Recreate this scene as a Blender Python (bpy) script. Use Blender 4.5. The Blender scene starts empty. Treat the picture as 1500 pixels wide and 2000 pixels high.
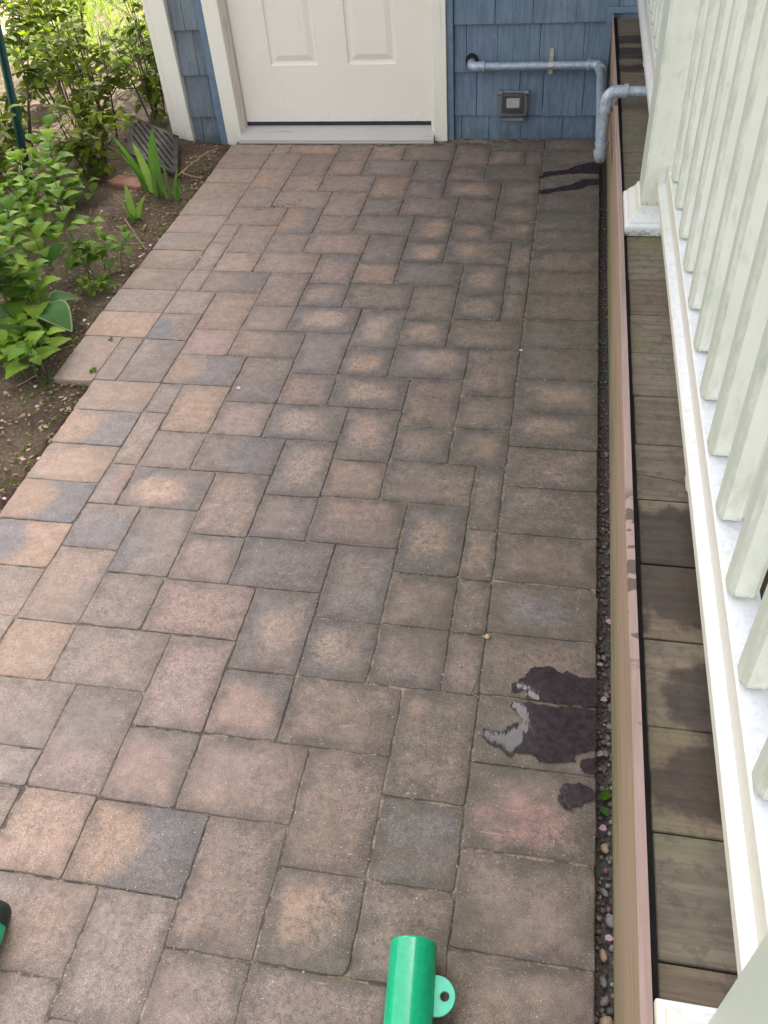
import bpy, math, random
from math import radians, sin, cos, pi, sqrt
from mathutils.geometry import tessellate_polygon
from mathutils import Vector, Matrix, noise as mnoise

random.seed(11)
S = bpy.context.scene
COL = S.collection

# ------------------------------------------------------------------ camera
cam_d = bpy.data.cameras.new('camera')
cam = bpy.data.objects.new('camera', cam_d)
COL.objects.link(cam)
YAW, PITCH, ROLL = 0.246701997, 0.803110386, -0.0952952887
cam.matrix_world = (Matrix.Translation((-0.14391, -3.79555, 1.44))
                    @ Matrix.Rotation(YAW, 4, 'Z') @ Matrix.Rotation(PITCH, 4, 'X') @ Matrix.Rotation(ROLL, 4, 'Z'))
cam_d.sensor_fit = 'VERTICAL'
cam_d.sensor_height = 36.0
cam_d.lens = 1663.12 / 2000.0 * 36.0
cam_d.clip_start = 0.02
cam_d.clip_end = 3000
S.camera = cam

# ------------------------------------------------------------------ world, sun, exposure
SUN_EL, SUN_AZ = 33.0, 4.0          # azimuth measured from +Y (behind the house) towards +X
W = bpy.data.worlds.new('World'); S.world = W; W.use_nodes = True
wn, wl = W.node_tree.nodes, W.node_tree.links
sky = wn.new('ShaderNodeTexSky'); sky.sky_type = 'NISHITA'; sky.sun_disc = False
sky.sun_elevation = radians(SUN_EL); sky.sun_rotation = radians(SUN_AZ)
sky.air_density = 1.0; sky.dust_density = 6.0; sky.ozone_density = 0.3
bg = wn['Background']; bg.inputs['Strength'].default_value = 0.15
veil = wn.new('ShaderNodeHueSaturation'); veil.inputs['Saturation'].default_value = .25   # thin white cloud veils the blue
wl.new(sky.outputs['Color'], veil.inputs['Color']); wl.new(veil.outputs['Color'], bg.inputs['Color'])
sun_d = bpy.data.lights.new('sun', 'SUN'); sun = bpy.data.objects.new('sun', sun_d); COL.objects.link(sun)
sun_d.energy = 3.0; sun_d.angle = radians(0.6); sun_d.color = (1.0, 0.93, 0.82)
sd = Vector((sin(radians(SUN_AZ)) * cos(radians(SUN_EL)), cos(radians(SUN_AZ)) * cos(radians(SUN_EL)), sin(radians(SUN_EL))))
sun.rotation_euler = sd.to_track_quat('Z', 'Y').to_euler()
S.view_settings.view_transform = 'Standard'; S.view_settings.look = 'None'; S.view_settings.gamma = 1.0
S.view_settings.exposure = 2.5

# ------------------------------------------------------------------ object helpers
def tag(o, label=None, cat=None, group=None, kind=None):
    if label: o['label'] = label
    if cat: o['category'] = cat
    if group: o['group'] = group
    if kind: o['kind'] = kind
    return o

def empty(name, loc=(0, 0, 0), rz=0.0):
    o = bpy.data.objects.new(name, None); COL.objects.link(o)
    o.location = loc; o.rotation_euler = (0, 0, rz); o.empty_display_size = .05
    return o

class MB:
    """collects vertices and faces of one mesh object"""
    def __init__(s): s.v = []; s.f = []; s.smooth = []; s.fc = []; s.cur = None
    def add(s, vs, fs, smooth=False):
        b = len(s.v); s.v += [tuple(p) for p in vs]
        for f in fs:
            s.f.append(tuple(b + i for i in f)); s.smooth.append(smooth); s.fc.append(s.cur)
    def box(s, x0, y0, z0, x1, y1, z1, c=0.0):
        if c <= 0:
            vs = [(x, y, z) for z in (z0, z1) for y in (y0, y1) for x in (x0, x1)]
            s.add(vs, [(0, 2, 3, 1), (4, 5, 7, 6), (0, 1, 5, 4), (1, 3, 7, 5), (3, 2, 6, 7), (2, 0, 4, 6)])
            return
        def ring(i, z): return [(x0 + i, y0 + c, z), (x0 + c, y0 + i, z), (x1 - c, y0 + i, z), (x1 - i, y0 + c, z), (x1 - i, y1 - c, z), (x1 - c, y1 - i, z), (x0 + c, y1 - i, z), (x0 + i, y1 - c, z)]
        def inner(z): return [(x0 + c, y0 + c, z), (x0 + c, y0 + c, z), (x1 - c, y0 + c, z), (x1 - c, y0 + c, z), (x1 - c, y1 - c, z), (x1 - c, y1 - c, z), (x0 + c, y1 - c, z), (x0 + c, y1 - c, z)]
        q = [(x0 + c, y0 + c), (x1 - c, y0 + c), (x1 - c, y1 - c), (x0 + c, y1 - c)]
        vs = [(a, b, z0) for a, b in q] + ring(0, z0 + c) + ring(0, z1 - c) + [(a, b, z1) for a, b in q]
        fs = [(3, 2, 1, 0), (20, 21, 22, 23)]
        for i in range(8):
            j = (i + 1) % 8
            fs.append((4 + i, 4 + j, 12 + j, 12 + i))
        for k in range(4):
            a, b = 4 + 2 * k, 4 + 2 * k + 1
            n = 4 + (2 * k + 2) % 8
            fs.append((k, b, a)) ; fs.append((k, (k + 1) % 4, n, b))
            a2, b2, n2 = a + 8, b + 8, n + 8
            fs.append((20 + k, a2, b2)); fs.append((20 + k, b2, n2, 20 + (k + 1) % 4))
        s.add(vs, fs)
    def prism(s, poly, z0, z1):
        n = len(poly)
        vs = [(x, y, z0) for x, y in poly] + [(x, y, z1) for x, y in poly]
        fs = [tuple(range(n - 1, -1, -1)), tuple(range(n, 2 * n))] + [(i, (i + 1) % n, n + (i + 1) % n, n + i) for i in range(n)]
        s.add(vs, fs)
    def extrude_y(s, prof, y0, y1):
        """prof: list of (x, z), counter-clockwise seen from -Y"""
        n = len(prof)
        vs = [(x, y0, z) for x, z in prof] + [(x, y1, z) for x, z in prof]
        fs = [tuple(range(n)), tuple(range(2 * n - 1, n - 1, -1))] + [((i + 1) % n, i, n + i, n + (i + 1) % n) for i in range(n)]
        s.add(vs, fs)
    def tube(s, pts, r, n=14, caps=True, smooth=True):
        pts = [Vector(p) for p in pts]; m = len(pts)
        rs = r if isinstance(r, (list, tuple)) else [r] * m
        t0 = (pts[1] - pts[0]).normalized()
        u = t0.orthogonal().normalized(); vs = []
        for i, p in enumerate(pts):
            t = ((pts[min(i + 1, m - 1)] - p).normalized() + (p - pts[max(i - 1, 0)]).normalized()).normalized() if 0 < i < m - 1 else ((pts[1] - pts[0]) if i == 0 else (pts[-1] - pts[-2])).normalized()
            u = (u - t * u.dot(t)).normalized(); w = t.cross(u)
            for k in range(n):
                a = 2 * pi * k / n
                vs.append(p + (u * cos(a) + w * sin(a)) * rs[i])
        fs = []
        for i in range(m - 1):
            for k in range(n):
                k2 = (k + 1) % n
                fs.append((i * n + k, i * n + k2, (i + 1) * n + k2, (i + 1) * n + k))
        s.add(vs, fs, smooth)
        if caps:
            s.add([vs[k] for k in range(n)], [tuple(range(n - 1, -1, -1))]); s.add([vs[(m - 1) * n + k] for k in range(n)], [tuple(range(n))])
    def build(s, name, mat, parent=None, cols=None):
        me = bpy.data.meshes.new(name); me.from_pydata(s.v, [], s.f)
        me.polygons.foreach_set('use_smooth', s.smooth)
        if any(c is not None for c in s.fc):
            at = me.attributes.new('tint', 'FLOAT_COLOR', 'FACE')
            for i, c in enumerate(s.fc): at.data[i].color = (*(c or (.5, .5, .5)), 1.0)
        me.materials.append(mat); me.validate(); me.update()
        o = bpy.data.objects.new(name, me); COL.objects.link(o)
        if parent: o.parent = parent
        return o

def copy_tree(o, parent=None):
    c = o.copy(); COL.objects.link(c)
    if parent: c.parent = parent
    for ch in list(o.children): copy_tree(ch, c)
    return c

# ------------------------------------------------------------------ material helper
class NT:
    def __init__(s, name):
        s.m = bpy.data.materials.new(name); s.m.use_nodes = True
        s.n = s.m.node_tree.nodes; s.l = s.m.node_tree.links
        s.b = s.n['Principled BSDF']; s.b.inputs['Specular IOR Level'].default_value = .35
    def lk(s, a, b): s.l.new(a, b)
    def put(s, inp, v):
        if hasattr(v, 'links'): s.l.new(v, inp)
        elif isinstance(v, (tuple, list)) and len(v) == 3 and inp.type == 'RGBA': inp.default_value = (*v, 1)
        else: inp.default_value = v
    def coord(s, which='Object'): return s.n.new('ShaderNodeTexCoord').outputs[which]
    def pos(s): return s.n.new('ShaderNodeNewGeometry').outputs['Position']
    def attr(s, name, out='Color'):
        a = s.n.new('ShaderNodeAttribute'); a.attribute_name = name; return a.outputs[out]
    def mapping(s, vec, scale=(1, 1, 1), loc=(0, 0, 0), rot=(0, 0, 0)):
        m = s.n.new('ShaderNodeMapping'); s.lk(vec, m.inputs[0]); m.inputs['Scale'].default_value = scale; m.inputs['Location'].default_value = loc; m.inputs['Rotation'].default_value = rot
        return m.outputs[0]
    def noise(s, vec, scale, detail=4, rough=.55, out='Fac', dist=0.0):
        t = s.n.new('ShaderNodeTexNoise'); s.lk(vec, t.inputs['Vector']); t.inputs['Scale'].default_value = scale; t.inputs['Detail'].default_value = detail; t.inputs['Roughness'].default_value = rough; t.inputs['Distortion'].default_value = dist
        return t.outputs[out]
    def ramp(s, fac, lo, hi, a=0.0, b=1.0, smooth=True):
        m = s.n.new('ShaderNodeMapRange'); m.interpolation_type = 'SMOOTHSTEP' if smooth else 'LINEAR'
        s.lk(fac, m.inputs[0]); m.inputs[1].default_value = lo; m.inputs[2].default_value = hi; m.inputs[3].default_value = a; m.inputs[4].default_value = b
        return m.outputs[0]
    def mix(s, fac, a, b, mode='MIX'):
        m = s.n.new('ShaderNodeMix'); m.data_type = 'RGBA'; m.blend_type = mode
        s.put(m.inputs[0], fac); s.put(m.inputs[6], a); s.put(m.inputs[7], b); return m.outputs[2]
    def math(s, op, a, b=0.0, c=0.0):
        m = s.n.new('ShaderNodeMath'); m.operation = op
        s.put(m.inputs[0], a); s.put(m.inputs[1], b); s.put(m.inputs[2], c); return m.outputs[0]
    def sep(s, vec):
        m = s.n.new('ShaderNodeSeparateXYZ'); s.lk(vec, m.inputs[0]); return m.outputs
    def vadd(s, a, b, scale=None):
        m = s.n.new('ShaderNodeVectorMath'); m.operation = 'ADD'; s.put(m.inputs[0], a); s.put(m.inputs[1], b); return m.outputs[0]
    def bump(s, h, strength=.5, dist=.002, prev=None):
        b = s.n.new('ShaderNodeBump'); b.inputs['Strength'].default_value = strength; b.inputs['Distance'].default_value = dist
        s.lk(h, b.inputs['Height'])
        if prev is not None: s.lk(prev, b.inputs['Normal'])
        s.lk(b.outputs[0], s.b.inputs['Normal']); return b.outputs[0]
    def set(s, **k):
        names = dict(color='Base Color', rough='Roughness', metal='Metallic', spec='Specular IOR Level', trans='Transmission Weight', ior='IOR', coat='Coat Weight', coatr='Coat Roughness', sss='Subsurface Weight', alpha='Alpha')
        for a, v in k.items(): s.put(s.b.inputs[names[a]], v)
        return s

# ------------------------------------------------------------------ materials
def m_paver():
    t = NT('paver_concrete'); p = t.pos()
    ca, cb, pat = t.attr('ca'), t.attr('cb'), t.attr('pat')
    edge = t.attr('pat', 'Alpha')
    uv = t.coord('UV'); sx = t.sep(uv)
    nz = t.noise(p, 26, 4, .6, 'Color'); nb = t.noise(p, 9, 3, .6, 'Color')
    ps = t.sep(pat)
    n1 = t.sep(nz); n2 = t.sep(nb)
    du = t.math('ADD', t.math('SUBTRACT', sx[0], ps[0]), t.math('ADD', t.math('MULTIPLY_ADD', n1[0], .34, -.17), t.math('MULTIPLY_ADD', n2[0], .4, -.2)))
    dv = t.math('ADD', t.math('SUBTRACT', sx[1], ps[1]), t.math('ADD', t.math('MULTIPLY_ADD', n1[1], .34, -.17), t.math('MULTIPLY_ADD', n2[1], .4, -.2)))
    d = t.math('SQRT', t.math('ADD', t.math('MULTIPLY', du, du), t.math('MULTIPLY', dv, dv)))
    grain = t.noise(p, 260, 4, .75); mot0 = t.noise(p, 75, 5, .75)
    gr = t.math('ADD', t.math('MULTIPLY_ADD', grain, .50, -.25), t.math('MULTIPLY_ADD', mot0, .44, -.22))
    f = t.math('ADD', t.math('SUBTRACT', d, ps[2]), t.math('MULTIPLY', gr, .6))
    f = t.ramp(f, .17, -.17)
    col = t.mix(f, cb, ca)
    # blotches, then the grime that gathers along the joints
    big = t.noise(p, 3.2, 4, .65)
    col = t.mix(t.ramp(big, .38, .72, 0, .35), col, (.30, .215, .165), 'MIX')
    eu = t.math('MINIMUM', sx[0], t.math('SUBTRACT', 1.0, sx[0])); ev = t.math('MINIMUM', sx[1], t.math('SUBTRACT', 1.0, sx[1]))
    e = t.math('MINIMUM', eu, ev)
    e = t.math('ADD', t.math('ADD', e, t.math('MULTIPLY_ADD', n1[2], .34, -.19)), t.math('MULTIPLY', gr, .45))
    grime = t.math('MULTIPLY', t.ramp(e, .20, -.04), edge)
    mp = t.noise(p, 14, 5, .7)
    grime = t.math('MULTIPLY', grime, t.ramp(mp, .3, .62, .35, 1.0))
    col = t.mix(t.math('MULTIPLY', grime, .9), col, (.092, .078, .074))
    mott = t.noise(p, 85, 6, .78)
    region = t.ramp(t.noise(t.vadd(p, (2, 5, 0)), 3.4, 4, .65), .36, .60, .2, 1.0)
    col = t.mix(t.math('MULTIPLY', t.ramp(mott, .46, .60, 0, .85), t.math('MULTIPLY', region, t.math('MULTIPLY_ADD', edge, .75, .15))), col, (.115, .094, .09))
    # green algae plus painted shade, darkening the pavers towards the deck
    px = t.sep(p)
    alg_shade = t.math('MULTIPLY', t.ramp(t.math('ADD', px[0], t.math('MULTIPLY_ADD', big, .5, -.25)), -.95, -.10, 0, .68), t.ramp(t.noise(p, 7, 4, .6), .35, .6, .3, 1))
    col = t.mix(alg_shade, col, (.112, .098, .072))
    # fine aggregate, pale specks and mineral scratches
    fine = t.noise(p, 620, 2, .6)
    col = t.mix(t.ramp(fine, .3, .7, 0, 1.0), t.mix(1.0, col, (.66, .66, .66), 'MULTIPLY'), t.mix(1.0, col, (1.3, 1.3, 1.3), 'MULTIPLY'))
    speck = t.noise(p, 230, 1, .5)
    col = t.mix(t.ramp(speck, .70, .75, 0, .6), col, (.52, .46, .40))
    dk = t.noise(t.vadd(p, (3.1, 1.7, .4)), 200, 1, .5)
    col = t.mix(t.ramp(dk, .74, .77, 0, .6), col, (.05, .04, .035))
    sc = t.noise(t.mapping(p, (9, 34, 9), rot=(0, 0, .5)), 2.0, 6, .72, dist=1.2)
    scm = t.math('MULTIPLY', t.ramp(sc, .61, .72, 0, .5), t.ramp(t.noise(p, 5.3, 2), .46, .58))
    col = t.mix(scm, col, (.50, .44, .40))
    s2 = t.noise(t.mapping(t.vadd(p, (4.4, 2.2, 0)), (40, 11, 20), rot=(0, 0, -.35)), 1.0, 6, .75, dist=1.8)
    col = t.mix(t.math('MULTIPLY', t.ramp(s2, .63, .73, 0, .5), t.ramp(t.noise(t.vadd(p, (9, 9, 0)), 4.1, 2), .48, .6)), col, (.46, .42, .39))
    mid = t.noise(p, 30, 6, .75)
    col = t.mix(t.ramp(mid, .35, .68, .0, 1.0), t.mix(1.0, col, (.84, .83, .82), 'MULTIPLY'), t.mix(1.0, col, (1.12, 1.11, 1.10), 'MULTIPLY'))
    t.set(color=col, rough=.82, spec=.3)
    b = t.bump(fine, .35, .0012)
    t.bump(mott, .5, .003, b)
    return t.m

def m_sand():
    t = NT('joint_sand'); p = t.pos()
    a = t.noise(p, 22, 5, .7); f = t.noise(p, 300, 3, .7)
    col = t.mix(t.ramp(a, .42, .6), (.125, .10, .08), (.34, .28, .205))
    col = t.mix(t.ramp(f, .35, .65), t.mix(1.0, col, (.6, .6, .6), 'MULTIPLY'), col)
    px = t.sep(p)
    m = t.math('MULTIPLY', t.ramp(t.noise(p, 11, 4, .65), .56, .66), t.ramp(px[0], -1.1, -.3, .25, 1))
    col = t.mix(m, col, (.07, .095, .02))
    t.set(color=col, rough=.95); t.bump(f, .8, .004)
    return t.m

def m_soil():
    t = NT('garden_soil'); p = t.pos()
    a = t.noise(p, 5, 5, .65); f = t.noise(p, 90, 5, .75); g = t.noise(p, 320, 2, .6)
    col = t.mix(t.ramp(a, .35, .65), (.115, .078, .053), (.22, .155, .105))
    col = t.mix(t.ramp(f, .35, .68), t.mix(1.0, col, (.5, .48, .46), 'MULTIPLY'), col)
    col = t.mix(t.ramp(g, .68, .76, 0, .6), col, (.30, .23, .16))
    t.set(color=col, rough=.95, spec=.2); b = t.bump(f, .9, .012); t.bump(g, .5, .003, b)
    return t.m

def m_lawn():
    t = NT('lawn_ground'); p = t.pos()
    a = t.noise(p, 1.3, 5, .65); f = t.noise(p, 40, 4, .7)
    col = t.mix(t.ramp(a, .4, .6), (.10, .13, .03), (.21, .17, .09))
    col = t.mix(t.ramp(f, .3, .7), t.mix(1.0, col, (.5, .5, .5), 'MULTIPLY'), col)
    t.set(color=col, rough=.95, spec=.1); t.bump(f, .8, .02)
    return t.m

def m_gravel_bed():
    t = NT('damp_gravel_bed'); p = t.pos()
    f = t.noise(p, 120, 4, .7); a = t.noise(p, 9, 3)
    col = t.mix(t.ramp(f, .35, .7), (.055, .045, .042), (.17, .14, .125))
    col = t.mix(t.ramp(a, .5, .62, 0, .6), col, (.10, .11, .085))
    t.set(color=col, rough=.7); t.bump(f, .9, .006)
    return t.m

def m_shingle(name, hue=(1, 1, 1)):
    t = NT(name); p = t.pos()
    tint = t.attr('tint')
    st = t.noise(t.mapping(p, (75, 75, 3.0)), 1.0, 5, .65)
    st2 = t.noise(t.mapping(p, (320, 320, 10)), 1.0, 3, .6)
    bl = t.noise(p, 4, 4, .6)
    col = t.mix(t.ramp(st, .35, .68, 0, .85), t.mix(1.0, tint, (.82, .86, .88), 'MULTIPLY'), t.mix(1.0, tint, (1.28, 1.25, 1.22), 'MULTIPLY'))
    col = t.mix(t.math('MULTIPLY', t.ramp(bl, .45, .7, 0, .5), t.ramp(st2, .4, .6)), col, (.24, .27, .31))
    px = t.sep(p)
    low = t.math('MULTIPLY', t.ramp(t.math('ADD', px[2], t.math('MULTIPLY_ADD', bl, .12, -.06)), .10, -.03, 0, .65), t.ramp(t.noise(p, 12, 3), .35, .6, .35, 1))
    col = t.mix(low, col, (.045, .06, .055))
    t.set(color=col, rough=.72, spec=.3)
    b = t.bump(st, .45, .003); t.bump(st2, .35, .001, b)
    return t.m

def m_white(name, base=(.70, .655, .57), dirt=(.33, .30, .22), amt=.5, grain=(60, 60, 4), low_z=None):
    t = NT(name); p = t.pos()
    a = t.noise(p, 5, 5, .65); s = t.noise(t.mapping(p, grain), 1.0, 5, .65)
    col = t.mix(t.ramp(a, .42, .75, 0, amt * .5), base, tuple(.82 * c for c in base))
    col = t.mix(t.math('MULTIPLY', t.ramp(s, .55, .75, 0, amt), t.ramp(a, .4, .6)), col, dirt)
    sp = t.noise(p, 130, 3, .65)
    px = t.sep(p)
    if low_z:
        lw = t.ramp(px[2], low_z[1], low_z[0])
        col = t.mix(t.math('MULTIPLY', lw, t.ramp(sp, .50, .70, .05, .6)), col, dirt)
    else:
        col = t.mix(t.ramp(sp, .67, .74, 0, amt), col, dirt)
    t.set(color=col, rough=.5, spec=.4); t.bump(s, .15, .001)
    return t.m

def m_pvc(name='weathered_white_vinyl', zl=.62):
    """white vinyl with pale green algae and a rubbed, fibrous look"""
    t = NT(name); p = t.pos()
    a = t.noise(p, 7, 4, .65); f = t.noise(t.mapping(p, (1, 1, .35)), 48, 5, .7)
    sp = t.noise(p, 160, 4, .7)
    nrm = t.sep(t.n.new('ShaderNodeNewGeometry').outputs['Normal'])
    base = t.mix(t.ramp(a, .35, .7), (.76, .755, .70), (.70, .71, .63))
    col = t.mix(t.ramp(f, .5, .72, 0, .55), base, (.52, .58, .42))
    col = t.mix(t.ramp(sp, .64, .72, 0, .6), col, (.42, .44, .36))
    # algae plus painted-in shade darken the left-facing sides
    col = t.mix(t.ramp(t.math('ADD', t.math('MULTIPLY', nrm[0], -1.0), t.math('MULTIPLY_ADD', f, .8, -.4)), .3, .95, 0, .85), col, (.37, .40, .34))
    z = t.sep(p)[2]
    gm = t.math('MULTIPLY', t.ramp(t.math('ADD', z, t.math('MULTIPLY_ADD', f, .03, -.015)), zl + .016, zl - .001), t.ramp(t.noise(p, 260, 3, .6), .4, .6, .2, .8))
    gm = t.math('MULTIPLY', gm, t.ramp(z, zl - .02, zl - .01))
    col = t.mix(gm, col, (.24, .24, .15))
    col = t.mix(t.math('MULTIPLY', t.ramp(z, zl + .18, zl, 0, .5), t.ramp(f, .40, .62)), col, (.55, .56, .42))
    t.set(color=col, rough=.42, spec=.45); t.bump(sp, .15, .0008)
    return t.m

def m_rail():
    t = NT('speckled_white_vinyl'); p = t.pos()
    f = t.noise(t.mapping(p, (1, 1, 1)), 70, 5, .7, dist=.8); a = t.noise(p, 6, 4)
    col = t.mix(t.ramp(f, .47, .62, 0, .42), (.66, .66, .675), (.48, .475, .47))
    col = t.mix(t.ramp(a, .48, .7, 0, .5), col, (.50, .54, .38))
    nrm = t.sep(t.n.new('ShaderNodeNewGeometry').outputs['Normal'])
    col = t.mix(t.ramp(nrm[0], -.4, -.9, 0, .6), col, (.46, .40, .28))  # warm dim bounce light painted beige onto the left-facing sides
    z = t.sep(p)[2]
    gm = t.math('MULTIPLY', t.ramp(t.math('ADD', z, t.math('MULTIPLY_ADD', f, .05, -.025)), .488, .466), t.ramp(t.noise(p, 220, 3, .6), .4, .6, .15, .9))
    col = t.mix(gm, col, (.10, .11, .06))
    t.set(color=col, rough=.45, spec=.45); t.bump(f, .2, .001)
    return t.m

def m_deck():
    t = NT('weathered_deck_wood'); p = t.pos()
    tint = t.attr('tint')
    g = t.noise(t.mapping(p, (5, 70, 60)), 1.0, 6, .7, dist=.6); g2 = t.noise(t.mapping(p, (22, 420, 300)), 1.0, 3, .65)
    b = t.noise(p, 5, 5, .65); sp = t.noise(p, 45, 5, .7)
    col = t.mix(t.ramp(g, .35, .68), t.mix(1.0, tint, (.78, .75, .72), 'MULTIPLY'), t.mix(1.0, tint, (1.18, 1.14, 1.08), 'MULTIPLY'))
    col = t.mix(t.ramp(g2, .55, .7, 0, .4), col, (.055, .045, .038))
    col = t.mix(t.ramp(b, .50, .64, 0, .65), col, (.13, .128, .065))
    col = t.mix(t.ramp(sp, .50, .62, 0, .45), col, (.055, .046, .036))
    col = t.mix(t.ramp(t.noise(t.mapping(p, (7, 16, 7)), 1.0, 5, .7), .54, .66, 0, .35), col, (.055, .046, .036))
    # rain-wet areas with their own outline
    px = t.sep(p); wn_ = t.noise(p, 9, 5, .65)
    wet = None
    for (cx, cy, rx, ry) in [(.10, -2.88, .17, .135), (.135, -3.10, .085, .075), (.11, -3.24, .10, .055), (.19, -3.22, .10, .15), (.20, -3.40, .06, .10), (.1, -.30, .2, .05), (.12, -.47, .2, .065), (.12, -.62, .2, .035)]:
        dx = t.math('MULTIPLY', t.math('SUBTRACT', px[0], cx), 1 / rx); dy = t.math('MULTIPLY', t.math('SUBTRACT', px[1], cy), 1 / ry)
        d = t.math('SQRT', t.math('ADD', t.math('MULTIPLY', dx, dx), t.math('MULTIPLY', dy, dy)))
        wet = d if wet is None else t.math('MINIMUM', wet, d)
    wm = t.ramp(t.math('ADD', wet, t.math('MULTIPLY_ADD', wn_, 1.5, -.75)), 1.08, .9)
    col = t.mix(wm, col, t.mix(1.0, col, (.36, .33, .35), 'MULTIPLY'))
    t.set(color=col, rough=t.ramp(wm, 0, 1, .8, .55, False), spec=.35)
    bb = t.bump(g, .5, .003); t.bump(g2, .4, .001, bb)
    return t.m

def m_wood(name, a, b, moss=None, along='Y', drops=False):
    t = NT(name); p = t.pos()
    sc = (60, 3, 60) if along == 'Y' else (3, 60, 60)
    g = t.noise(t.mapping(p, sc), 1.0, 6, .65, dist=.5); bl = t.noise(p, 4, 4)
    col = t.mix(t.ramp(g, .3, .7), a, b)
    sp = t.noise(p, 90, 3, .6)
    col = t.mix(t.ramp(sp, .62, .74, 0, .5), col, tuple(.5 * c for c in a))
    if moss:
        z = t.sep(p)[2]
        m = t.math('MULTIPLY', t.ramp(t.math('ADD', z, t.math('MULTIPLY_ADD', g, .22, -.11)), .32, .02), t.ramp(t.noise(t.mapping(p, (9, 2.2, 9)), 1.0, 4, .65), .35, .62, .25, .9))
        col = t.mix(m, col, moss)
    if drops:   # rain drops dried into dark patches
        py = t.sep(p)[1]
        dm = t.math('MULTIPLY', t.ramp(t.noise(t.mapping(p, (20, 42, 20)), 1.0, 2, .5), .53, .57), t.math('MULTIPLY', t.ramp(py, -3.10, -3.05), t.ramp(py, -2.72, -2.76)))
        col = t.mix(dm, col, tuple(.5 * c for c in a))
    t.set(color=col, rough=.75, spec=.3); t.bump(g, .4, .002)
    return t.m

def m_plain(name, c, rough=.6, metal=0.0, spec=.35, var=.15, scale=30, bump=.0):
    t = NT(name); p = t.coord('Object')
    n = t.noise(p, scale, 4, .6)
    col = t.mix(t.ramp(n, .3, .7), tuple(max(0, k * (1 - var)) for k in c), tuple(min(1, k * (1 + var)) for k in c))
    t.set(color=col, rough=rough, metal=metal, spec=spec)
    if bump: t.bump(n, bump, .001)
    return t.m

def m_galv():
    t = NT('galvanised_steel'); p = t.pos()
    v = t.n.new('ShaderNodeTexVoronoi'); t.lk(p, v.inputs['Vector']); v.inputs['Scale'].default_value = 130
    n = t.noise(p, 24, 5, .65)
    col = t.mix(t.ramp(t.sep(v.outputs['Color'])[0], 0, 1), (.25, .30, .36), (.36, .41, .47))
    col = t.mix(t.ramp(n, .45, .68, 0, .6), col, (.46, .49, .52))
    col = t.mix(t.ramp(t.noise(p, 60, 3), .68, .76, 0, .7), col, (.25, .16, .10))
    t.set(color=col, rough=.5, metal=.35, spec=.5); t.bump(n, .2, .001)
    return t.m

def m_leaf(name, a, b, vein=(.25, .33, .12), rough=.6, sss=0.0, trans=.25):
    t = NT(name)
    tint = t.attr('tint'); p = t.coord('Object')
    n = t.noise(p, 14, 3, .6)
    ti = t.sep(tint)[0]
    col = t.mix(ti, a, b)
    col = t.mix(t.ramp(n, .35, .7, 0, .4), col, tuple(k * .6 for k in a))
    t.set(color=col, rough=rough, spec=.06)
    tr = t.n.new('ShaderNodeBsdfTranslucent'); t.put(tr.inputs[0], t.mix(1.0, col, (1.5, 1.7, .6), 'MULTIPLY'))
    mx = t.n.new('ShaderNodeMixShader'); mx.inputs[0].default_value = trans
    out = t.n['Material Output']
    t.lk(t.b.outputs[0], mx.inputs[1]); t.lk(tr.outputs[0], mx.inputs[2]); t.lk(mx.outputs[0], out.inputs['Surface'])
    return t.m

def m_puddle():
    """soaked stone, with standing water pooled at its left rim"""
    t = NT('wet_stone'); p = t.pos(); px = t.sep(p)
    n = t.noise(p, 60, 5, .7); g = t.noise(p, 350, 3, .6); st = t.noise(t.mapping(p, (150, 40, 60), rot=(0, 0, .35)), 1.0, 4, .65)
    d = None
    for (cx, cy, r) in [(-.151, -2.853, .008), (-.142, -2.866, .008), (-.136, -2.882, .008), (-.138, -2.900, .010), (-.150, -2.922, .014), (-.160, -2.937, .015), (-.176, -2.931, .009), (-.190, -2.930, .007), (-.203, -2.926, .006),
                        (-.150, -2.809, .005), (-.138, -2.812, .006), (-.129, -2.825, .007), (-.118, -2.832, .007), (-.056, -3.020, .004), (-.060, -3.036, .004), (-.052, -3.050, .005)]:
        dx = t.math('SUBTRACT', px[0], cx); dy = t.math('SUBTRACT', px[1], cy)
        q = t.math('SUBTRACT', t.math('SQRT', t.math('ADD', t.math('MULTIPLY', dx, dx), t.math('MULTIPLY', dy, dy))), r)
        d = q if d is None else t.math('SMOOTH_MIN', d, q, .014)
    d = t.math('ADD', d, t.math('ADD', t.math('MULTIPLY_ADD', n, .014, -.007), t.math('MULTIPLY_ADD', st, .030, -.015)))
    pool = t.ramp(d, .0045, -.0035)
    sheen = t.ramp(d, .05, .0)
    c = (.034, .025, .027)
    col = t.mix(t.ramp(n, .35, .65), tuple(k * .7 for k in c), tuple(k * 1.3 for k in c))
    col = t.mix(t.ramp(g, .62, .72, 0, .4), col, tuple(k * 2.2 for k in c))
    rough = t.math('MAXIMUM', t.math('SUBTRACT', t.ramp(st, .35, .65, .28, .6), pool), .05)
    spec = t.math('ADD', t.math('MULTIPLY_ADD', sheen, .10, .06), t.math('MULTIPLY', pool, .14))
    t.set(color=col, rough=rough, spec=spec)
    b = t.n.new('ShaderNodeBump'); t.lk(t.noise(p, 300, 3, .7), b.inputs['Height']); b.inputs['Distance'].default_value = .0015
    t.lk(t.math('MULTIPLY_ADD', pool, -.5, .5), b.inputs['Strength']); t.lk(b.outputs[0], t.b.inputs['Normal'])
    return t.m

def m_smoke():
    t = NT('smoky_clear_plastic')
    t.set(color=(.80, .80, .80), rough=.06, trans=.97, ior=1.12, spec=.5)
    return t.m

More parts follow.
